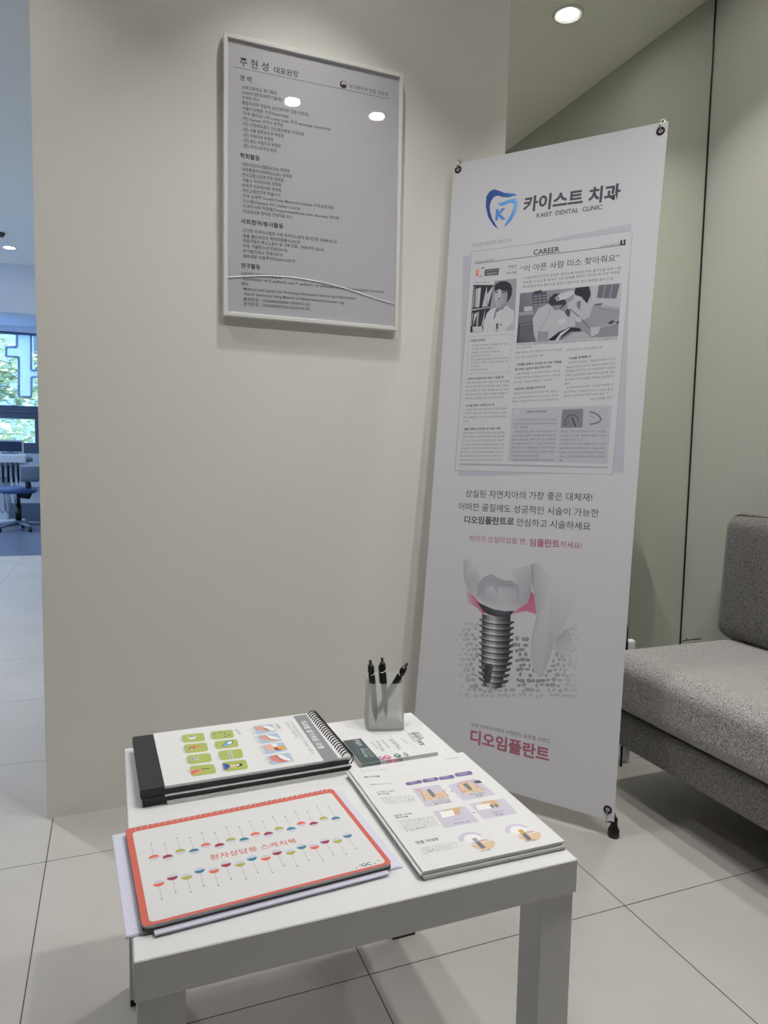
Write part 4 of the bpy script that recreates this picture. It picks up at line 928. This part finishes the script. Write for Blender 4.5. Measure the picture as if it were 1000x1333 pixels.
LF.poly([zH(*p) for p in ((475, 245), (510, 240), (560, 280), (640, 245), (690, 290), (520, 322))], BON); LF.path([zH(450, 245), zH(480, 240), zH(520, 320)], .0018, PNK); LF.path([zH(690, 290), zH(650, 250), zH(668, 240)], .0018, PNK); LF.poly([zH(*p) for p in ((528, 240), (555, 234), (600, 285), (575, 294))], GRY)
LF.poly([zH(*p) for p in ((760, 215), (790, 185), (850, 190), (950, 245), (800, 270))], BON); LF.path([zH(800, 270), zH(755, 210), zH(780, 182), zH(850, 180), zH(950, 243)], .0018, PNK); LF.poly([zH(*p) for p in ((788, 198), (820, 190), (865, 238), (840, 244))], GRY); LF.poly([zH(*p) for p in ((865, 178), (910, 170), (935, 188), (890, 194))], (90, 90, 96))
rl = random.Random(5)
for k in range(26): LF.disc(zH(rl.uniform(520, 660), rl.uniform(270, 306)), .0008, (150, 120, 90), n=6); LF.disc(zH(rl.uniform(800, 900), rl.uniform(222, 256)), .0008, (150, 120, 90), n=6)
LF.text('뼈이식 전의 치조골', zH(575, 332), zH(700, 314), T1, .01); LF.text('뼈이식 부위', zH(592, 348), zH(712, 330), T1, .01); LF.text('뼈이식 완료', zH(848, 280), zH(948, 264), T1, .01); LF.text('모습', zH(890, 292), zH(944, 283), T1, .01)
OGR = (214, 180, 142)
LF.poly([zI(*p) for p in ((325, 60), (415, 42), (410, 85), (355, 95))], OGR)
for k in range(4): LF.poly([zI(300 + k * 18, 72 - k * 3), zI(318 + k * 18, 68 - k * 3), zI(338 + k * 16, 98 - k * 3), zI(318 + k * 16, 104 - k * 3)], (242, 240, 236)); LF.line(zI(318 + k * 18, 68 - k * 3), zI(338 + k * 16, 98 - k * 3), .0005, (200, 196, 190))
LF.poly([zI(*p) for p in ((530, 15), (600, 5), (632, 35), (560, 48))], OGR)
for k in range(4): LF.poly([zI(495 + k * 20, 35 - k * 3), zI(512 + k * 20, 32 - k * 3), zI(535 + k * 18, 58 - k * 3), zI(515 + k * 18, 62 - k * 3)], (242, 240, 236))
for k in range(2): LF.poly([zI(570 + k * 24, 34 - k * 3), zI(584 + k * 24, 30 - k * 3), zI(602 + k * 24, 46 - k * 3), zI(588 + k * 24, 50 - k * 3)], GRY)
LF.text('상악동 거상', zI(385, 115), zI(430, 106), T1, .01); LF.text('뼈이식술 진행', zI(385, 138), zI(468, 124), T1, .01); LF.text('임플란트 식립', zI(585, 78), zI(650, 68), T1, .01); LF.text('모습', zI(608, 92), zI(650, 86), T1, .01)
for x, y in ((481, 75),): LF.poly([zI(x, y - 5), zI(x + 12, y - 1), zI(x + 4, y + 6)], (130, 126, 150))
LF.poly([zH(708, 244), zH(722, 248), zH(712, 256)], (130, 126, 150))
LF.text('신데렐라 수술과', zH(170, 262), zH(303, 250), T1, .01); LF.text('뼈이식술', zH(178, 278), zH(262, 270), T1, .02)
LF.text('상악동 거상술', zI(55, 95), zI(155, 82), T1, .01); LF.text('뼈이식술', zI(66, 106), zI(132, 98), T1, .02)
for i in range(4): LF.words(zH(195 + i * 12, 303 + i * 13), zH(435 + i * 6, 284 + i * 13), T2, .0032, POOL)
for i in range(6): LF.words(zI(82 + i * 8, 125 + i * 11), zI((270 if i < 5 else 190) + i * 8, 100 + i * 11), T2, .0034, POOL)
LF.text('맞춤 지대주', zI(178, 245), zI(300, 224), T1, .02, .0075)
for i in range(4): LF.words(zI(198 + i * 8, 272 + i * 11), zI((395 if i < 3 else 260) + i * 5, 240 + i * 12), T2, .0034, POOL)
for cx, cy, gold in ((505, 228, 0), (755, 182, 1)):
    c_ = zI(cx, cy); R_ = .0195
    LF.disc((c_[0] - .004, c_[1] + .004), R_, LVC, 20, 175, 16); LF.disc((c_[0] + .004, c_[1] - .006), .0175, (226, 196, 166), 180, 360, 16); LF.disc((c_[0] + .004, c_[1] - .004), .0135, (220, 176, 172), 0, 180, 12, .005)
    LF.disc((c_[0] - .003, c_[1] + .008), .012, (240, 238, 240), ry=.010)
    LF.poly([zI(cx - 30, cy - 12), zI(cx - 8, cy - 18), zI(cx + 48, cy + 36), zI(cx + 25, cy + 44)], (120, 120, 128)); LF.poly([zI(cx - 30, cy - 12), zI(cx - 8, cy - 18), zI(cx + 14, cy + 4), zI(cx - 8, cy + 10)], (204, 170, 70) if gold else (166, 166, 172))
LF.text('기성 지대주', zI(520, 290), zI(582, 278), T1, .01); LF.text('맞춤 지대주', zI(768, 235), zI(828, 224), T1, .01)
def leaflets():
    names = ['topmost printed white leaflet in the stack on the right of the table', 'second white leaflet from the top of the stack on the right of the table',
             'third white leaflet from the top of the stack on the right of the table', 'bottom white leaflet of the stack on the right of the table']
    offs = [(0, 0, 0), (-.0035, .0008, .002), (.0005, -.0012, -.003), (.002, -.0003, .0015)]
    for i in range(4):
        z1 = .4622 - .003 * i; z0 = z1 - .0028
        Fm, a_, b_ = sheet_frame((.356 + offs[i][0], .753 + offs[i][1], 0), (1, offs[i][2] - .003, 0))
        bm = bmesh.new()
        if i == 0: LF.fill(bm)
        prism(bm, rrect(0, 0, .2115, .2985, .0008, 2), z0, z1, 2, Fm, 0)
        tag(put('leaflet', bm, [M_WHITE, M_INK, M_GREYEDGE], loc=Fm @ Vector((.105, .149, z0))), names[i], 'leaflet', 'stack of white leaflets')
PRINTS.append(leaflets)

# --- small note pad with a dark green strip
PD0, pu, pv = sheet_frame((.3865, 1.0685, 0), (1, .012, 0))
PDW, PDH = .143, .1
PDs = Sheet(PD0 @ Vector((0, 0, .4602)), pu, pv, 222)
zK = PDs.zoom(440, 940, 7.143)
DG = (80, 92, 95)
PDs.poly([(.0, .0), (.034, .0), (.034, PDH), (0, PDH)], DG)
PDs.text('치실과', zK(152, 165), zK(190, 222), (214, 220, 220), .01); PDs.text('치간칫솔 사용법', zK(205, 245), zK(255, 325), (206, 214, 214), .01)
PDs.text('올바른', zK(225, 245), zK(285, 330), (150, 164, 164)); PDs.line(zK(135, 160), zK(200, 300), .0004, (150, 164, 164))
for a, c, bd in (((300, 185), (365, 250), 0), ((348, 175), (410, 272), .01), ((395, 165), (470, 240), .01), ((470, 160), (565, 255), .01), ((490, 155), (560, 225), 0), ((575, 148), (640, 200), 0)): PDs.text('치아 관리 안내문', zK(*a), zK(*c), (128, 128, 134), bd)
PDs.text('올바른 칫솔질', zK(678, 98), zK(770, 215), (96, 96, 102), .02); PDs.text('사용방법 안내', zK(640, 100), zK(705, 185), (150, 150, 156), .01)
PDs.text('환자용', zK(705, 95), zK(760, 160), (120, 120, 126), .015); PDs.line(zK(610, 120), zK(735, 255), .0004, (190, 190, 196))
for x, y in ((320, 145), (390, 135), (490, 130), (570, 115)): PDs.path([zK(x - 12, y), zK(x, y - 5), zK(x + 12, y), zK(x, y + 5), zK(x - 12, y)], .0005, (176, 176, 182))
# row of little coloured tooth pictures along the near edge
for u0, r_, cc in ((.039, .0052, (186, 120, 160)), (.050, .0062, (216, 104, 136)), (.069, .006, (92, 120, 112)), (.085, .004, (130, 150, 146))):
    PDs.disc((u0, .009), r_, cc, ry=.008); PDs.disc((u0, .0105), r_ * .5, (226, 226, 228), ry=.0025)
def pad_parts():
    t = empty('note_pad', PD0 @ Vector((PDW / 2, PDH / 2, .45)), 'thick white leaflet pad with dark green strip in front of the pen cup', 'note pad')
    bm = bmesh.new(); PDs.fill(bm)
    box(bm, 0, PDW, 0, PDH, .4596, .4602, frame=PD0); put('top_sheet', bm, [M_WHITE, M_INK], t)
    # printed edge: the colours run down the near side of the block
    ES = Sheet(PD0 @ Vector((0, 0, .4502)), pu, (0, 0, 1), 200)
    for a, c, cc in ((0, .034, (112, 124, 122)), (.045, .0555, (196, 128, 150)), (.0585, .0675, (196, 136, 152)), (.0675, .0755, (130, 146, 138)), (.080, .0835, (160, 172, 168)), (.0865, .089, (160, 172, 168))): ES.rect(a, .0004, c, .0092, cc)
    bm = bmesh.new(); ES.fill(bm); box(bm, 0, PDW, 0, PDH, .4502, .4595, frame=PD0); put('page_block', bm, [M_GREYEDGE, M_INK], t)
PRINTS.append(pad_parts)

# --- frosted pen cup with three black pens
cc = Vector((.4935, 1.242, TZ)); crot = math.radians(-14)
def cup_ring(h, z, n=48, ex=6.0):
    out = []
    for k in range(n):
        a = 2 * PI * k / n; c_, s_ = math.cos(a), math.sin(a)
        x = math.copysign(abs(c_) ** (2 / ex), c_) * h; y = math.copysign(abs(s_) ** (2 / ex), s_) * h
        out.append(Vector((cc.x + x * math.cos(crot) - y * math.sin(crot), cc.y + x * math.sin(crot) + y * math.cos(crot), cc.z + z)))
    return out
b = bmesh.new(); H = .093
prof = [(.0364, .0), (.0372, .0008), (.0352, H), (.0337, H), (.0352, .005), (.031, .004)]
rings = [[b.verts.new(p) for p in cup_ring(h, z)] for h, z in prof]
for A, B_ in zip(rings, rings[1:]):
    for k in range(48):
        fc = b.faces.new((A[k], A[(k + 1) % 48], B_[(k + 1) % 48], B_[k])); fc.smooth = True
b.faces.new(rings[0][::-1]); b.faces.new(rings[-1])
tag(put('pen_cup', b, M_FROST, loc=tuple(cc)), 'frosted translucent pen cup holding three black pens at the back of the table', 'pen cup')
def pen(top, tip, label, turn):
    top, tip = Vector(top), Vector(tip); F = axis_frame(tip, top); L_ = (top - tip).length
    t = empty('pen', tip, label, 'pen', 'black pens in the cup')
    F = F @ Matrix.Rotation(turn, 4, 'Z')
    b = bmesh.new(); lathe(b, [(.0008, 0), (.0014, .004), (.0045, .018), (.006, .03), (.0066, L_ * .6), (.0064, L_ - .016), (.0048, L_ - .009)], F, 16, cap0=True, cap1=True); put('barrel', b, M_BLKPL, t)
    b = bmesh.new(); lathe(b, [(.0028, L_ - .0095), (.0030, L_ - .001), (.0022, L_)], F, 12, cap1=True); put('plunger', b, mat('smoky_plunger', rgb(72, 66, 62), .4), t)
    b = bmesh.new(); box(b, -.0022, .0022, .0064, .0086, L_ - .050, L_ - .015, frame=F, bev=.0006, segs=1); box(b, -.002, .002, .003, .0086, L_ - .018, L_ - .0145, frame=F); put('clip', b, M_BLKPL, t)
    b = bmesh.new()
    ring0 = [F @ Vector((.0063 * math.cos(a), .0063 * math.sin(a), L_ - .0255 + .0034 * math.cos(a + 1.0))) for a in [2 * PI * k / 20 for k in range(20)]]
    tube(b, ring0, .0009, 6, closed=True); put('white_band', b, M_FRAME, t, label='white curved stripe')
pen(at_y(482, 859, 1.242), (.4755, 1.238, .4565), 'left black pen with a white stripe in the frosted cup', 2.4)
pen(at_y(497.3, 856, 1.262), (.502, 1.250, .4565), 'middle black pen standing tallest in the frosted cup', 1.6)
pen(at_y(530.5, 863, 1.242), (.4800, 1.258, .4575), 'right black pen leaning to the right in the frosted cup', 2.9)

# ================================================================== TREATMENT ROOM AT THE END OF THE CORRIDOR
def stool():
    Y = 9.2; c0 = at_y(24.5, 684, Y); cx, cy = c0.x, Y
    t = empty('dental_stool', (cx, cy, 0), 'blue and grey wheeled dental stool in the treatment room at the left edge', 'stool')
    b = bmesh.new()
    for k in range(5):
        a = 2 * PI * k / 5 + .25; tube(b, [(cx, cy, .085), (cx + .13 * math.cos(a), cy + .13 * math.sin(a), .078), (cx + .27 * math.cos(a), cy + .27 * math.sin(a), .06)], [.026, .022, .015], 8)
    lathe(b, [(.04, .06), (.04, .11), (.03, .12)], Matrix.Translation((cx, cy, 0)), 16, cap0=True, cap1=True); put('star_base', b, M_GREYPL, t)
    for k in range(5):
        a = 2 * PI * k / 5 + .25; b = bmesh.new(); x, y = cx + .27 * math.cos(a), cy + .27 * math.sin(a)
        tube(b, [(x - .018, y, .026), (x + .018, y, .026)], .026, 14); put('caster', b, M_BLKPL, t)
    b = bmesh.new(); tube(b, [(cx, cy, .11), (cx, cy, .30)], .034, 14); tube(b, [(cx, cy, .30), (cx, cy, .44)], .02, 12); put('gas_column', b, M_BLKPL, t)
    b = bmesh.new(); F = Matrix.Translation((cx, cy, .475)); lathe(b, [(.01, -.04), (.17, -.038), (.205, -.01), (.20, .025), (.16, .04), (.01, .036)], F, 30, cap0=True, cap1=True); put('seat', b, M_BLUEFAB, t)
    b = bmesh.new(); bx = at_y(33, 632, Y).x
    tube(b, [(cx + .02, cy, .41), (bx + .03, cy - .02, .40), (bx + .05, cy - .08, .45), (bx + .04, cy - .16, .60)], [.03, .035, .035, .03], 8); put('back_support', b, M_BLKPL, t)
    p = at_y(38.5, 616, Y - .2); b = bmesh.new(); soft_box(b, (p.x, Y - .2, p.z), (.105, .03, .10), .03, 8, puff=(0, .012, 0)); put('backrest', b, M_GREYPL, t)
    q = at_y(50, 613, Y - .2); b = bmesh.new(); tube(b, [(p.x + .08, Y - .2, q.z + .02), (q.x, Y - .2, q.z), (q.x + .12, Y - .16, q.z - .01)], .02, 8); put('arm_bar', b, M_GREYPL, t)
stool()
def cart():
    Y = 9.75
    t0 = at_y(-30, 600, Y); t1 = at_y(36, 600, Y); z1 = at_y(15, 591, Y).z; z0 = at_y(15, 603, Y).z
    t = empty('dental_unit', ((t0.x + t1.x) / 2, Y, 0), 'white dental delivery unit with hanging handpieces behind the blue stool', 'dental unit')
    b = bmesh.new(); soft_box(b, ((t0.x + t1.x) / 2, Y, (z0 + z1) / 2), ((t1.x - t0.x) / 2, .2, (z1 - z0) / 2), .018, 6); put('tray', b, M_UNIT, t)
    b = bmesh.new(); box(b, t0.x + .06, t1.x - .02, Y - .06, Y + .14, z0 - .17, z0 - .002, bev=.01); put('body', b, M_UNIT, t)
    b = bmesh.new(); box(b, t0.x + .2, t0.x + .32, Y + .02, Y + .12, 0, z0 - .17, bev=.01); box(b, t0.x + .02, t0.x + .5, Y - .12, Y + .2, 0, .07, bev=.02); put('pedestal', b, M_UNIT, t)
    k = at_y(39, 598, Y - .1); b = bmesh.new(); tube(b, [(t1.x - .03, Y - .1, k.z), (k.x + .03, Y - .1, k.z)], .03, 12); put('knob', b, M_GREYPL, t)
    b = bmesh.new()
    for i, x in enumerate((6, 14, 20)): p = at_y(x, 590, Y - .05); box(b, p.x - .03, p.x + .03, Y - .1, Y, z1, z1 + .02 + .012 * (i % 2), bev=.004)
    put('instruments', b, M_GREYPL, t)
    for x in (-6, 3.5, 10.5, 17, 23.5):
        p = at_y(x, 604, Y - .23); q = at_y(x + .4, 628, Y - .23); b = bmesh.new()
        tube(b, [(p.x - .01, Y - .23, p.z + .02), (p.x, Y - .23, p.z - .03), (q.x, Y - .22, q.z)], [.008, .016, .011], 8); h = put('handpiece', b, M_BLKPL, t)
        r_ = at_y(x + 1, 668, Y - .2); b = bmesh.new()
        tube(b, [(q.x, Y - .22, q.z), (q.x + .01, Y - .2, (q.z + r_.z) / 2), (r_.x + .03, Y - .18, r_.z + .03), (r_.x - .02, Y - .14, r_.z), (r_.x - .06, Y - .08, r_.z + .05), (r_.x - .05, Y - .04, z0 - .1)], .006, 6); put('hose', b, M_GREYPL, h)
    Y2 = Y + .08; a = at_y(-14, 588, Y2); c = at_y(30.5, 573, Y2)
    b = bmesh.new(); box(b, a.x, c.x, Y2 - .02, Y2 + .02, z1 + .012, c.z, bev=.006); box(b, (a.x + c.x) / 2 - .06, (a.x + c.x) / 2 + .06, Y2 - .05, Y2 + .05, z1, z1 + .012); m = put('monitor', b, M_UNIT, t)
    s = at_y(28.5, 575, Y2); b = bmesh.new(); box(b, a.x + .012, s.x, Y2 - .0225, Y2 - .0205, z1 + .03, s.z); put('screen', b, M_DKGLASS, m)
cart()
# rail along the far wall under the window
b = bmesh.new(); z = wz(633); tube(b, [(-2.9, FY - .05, z), (1.1, FY - .05, z)], .018, 8); struct('trim_2', b, M_UNIT)

# ================================================================== OUTSIDE THE WINDOW
def tree(x, y, z0, h, r, label, seed, n=1500):
    rt = random.Random(seed); t = empty('tree', (x, y, z0), label, 'tree', 'trees outside the window')
    b = bmesh.new(); tube(b, [(x, y, z0), (x + .1, y, z0 + h * .45), (x, y + .1, z0 + h * .9)], [.16, .11, .05], 8)
    for k in range(5):
        a = rt.uniform(0, 6.28); zz = z0 + h * rt.uniform(.35, .7); tube(b, [(x, y, zz), (x + r * .7 * math.cos(a), y + r * .7 * math.sin(a), zz + r * .6)], [.06, .02], 6)
    put('trunk', b, M_BARK, t)
    b = bmesh.new(); cl = [(rt.uniform(-r, r), rt.uniform(-r, r), rt.uniform(-.2, 1) * r, rt.uniform(.3, .55) * r) for _ in range(12)]
    for k in range(n):
        c_ = rt.choice(cl); d = Vector((rt.gauss(0, 1), rt.gauss(0, 1), rt.gauss(0, 1))).normalized() * c_[3] * rt.uniform(.6, 1.0)
        p = Vector((x + c_[0], y + c_[1], z0 + h * .8 + c_[2])) + d
        q = Matrix.Rotation(rt.uniform(0, 6.28), 3, 'Z') @ Matrix.Rotation(rt.uniform(-1.2, 1.2), 3, 'X'); s_ = rt.uniform(.05, .1)
        quadface(b, [p + q @ Vector(v) * s_ for v in ((-1, 0, 0), (0, -.6, .1), (1, 0, 0), (0, .6, .1))])
    put('crown', b, M_LEAF, t)
tree(-2.45, 14.0, -3.0, 5.2, 1.3, 'leafy tree outside the treatment room window, nearest to the glass', 1, 3200)
tree(-5.6, 16.6, -3.0, 5.6, 1.4, 'leafy tree outside the window, left of the nearest tree', 2)
tree(-.2, 16.0, -3.0, 4.6, 1.2, 'leafy tree outside the window, right of the nearest tree', 3)
bl = empty('street_building', (-3, 24, -3), 'grey block across the street seen through the treatment room window', 'building')
b = bmesh.new(); box(b, -12, 6, 24, 30, -3, 9); put('walls', b, M_CONC, bl)
for i in range(6):
    for j in range(4):
        b = bmesh.new(); box(b, -10 + i * 2.6, -8.6 + i * 2.6, 23.95, 24.02, -1.8 + j * 2.6, -.2 + j * 2.6); put('window', b, M_DKGLASS, bl)
b = bmesh.new(); box(b, -40, 40, 10.7, 60, -3.1, -3.0); box(b, -60, -3.3, -20, 10.7, -3.1, -3.0); tag(put('street', b, M_CONC), kind='structure')

# ------------------------------------------------------------------ lettering last: make all the glyphs at once, then the printed parts
make_texts()
for fn in PRINTS: fn()
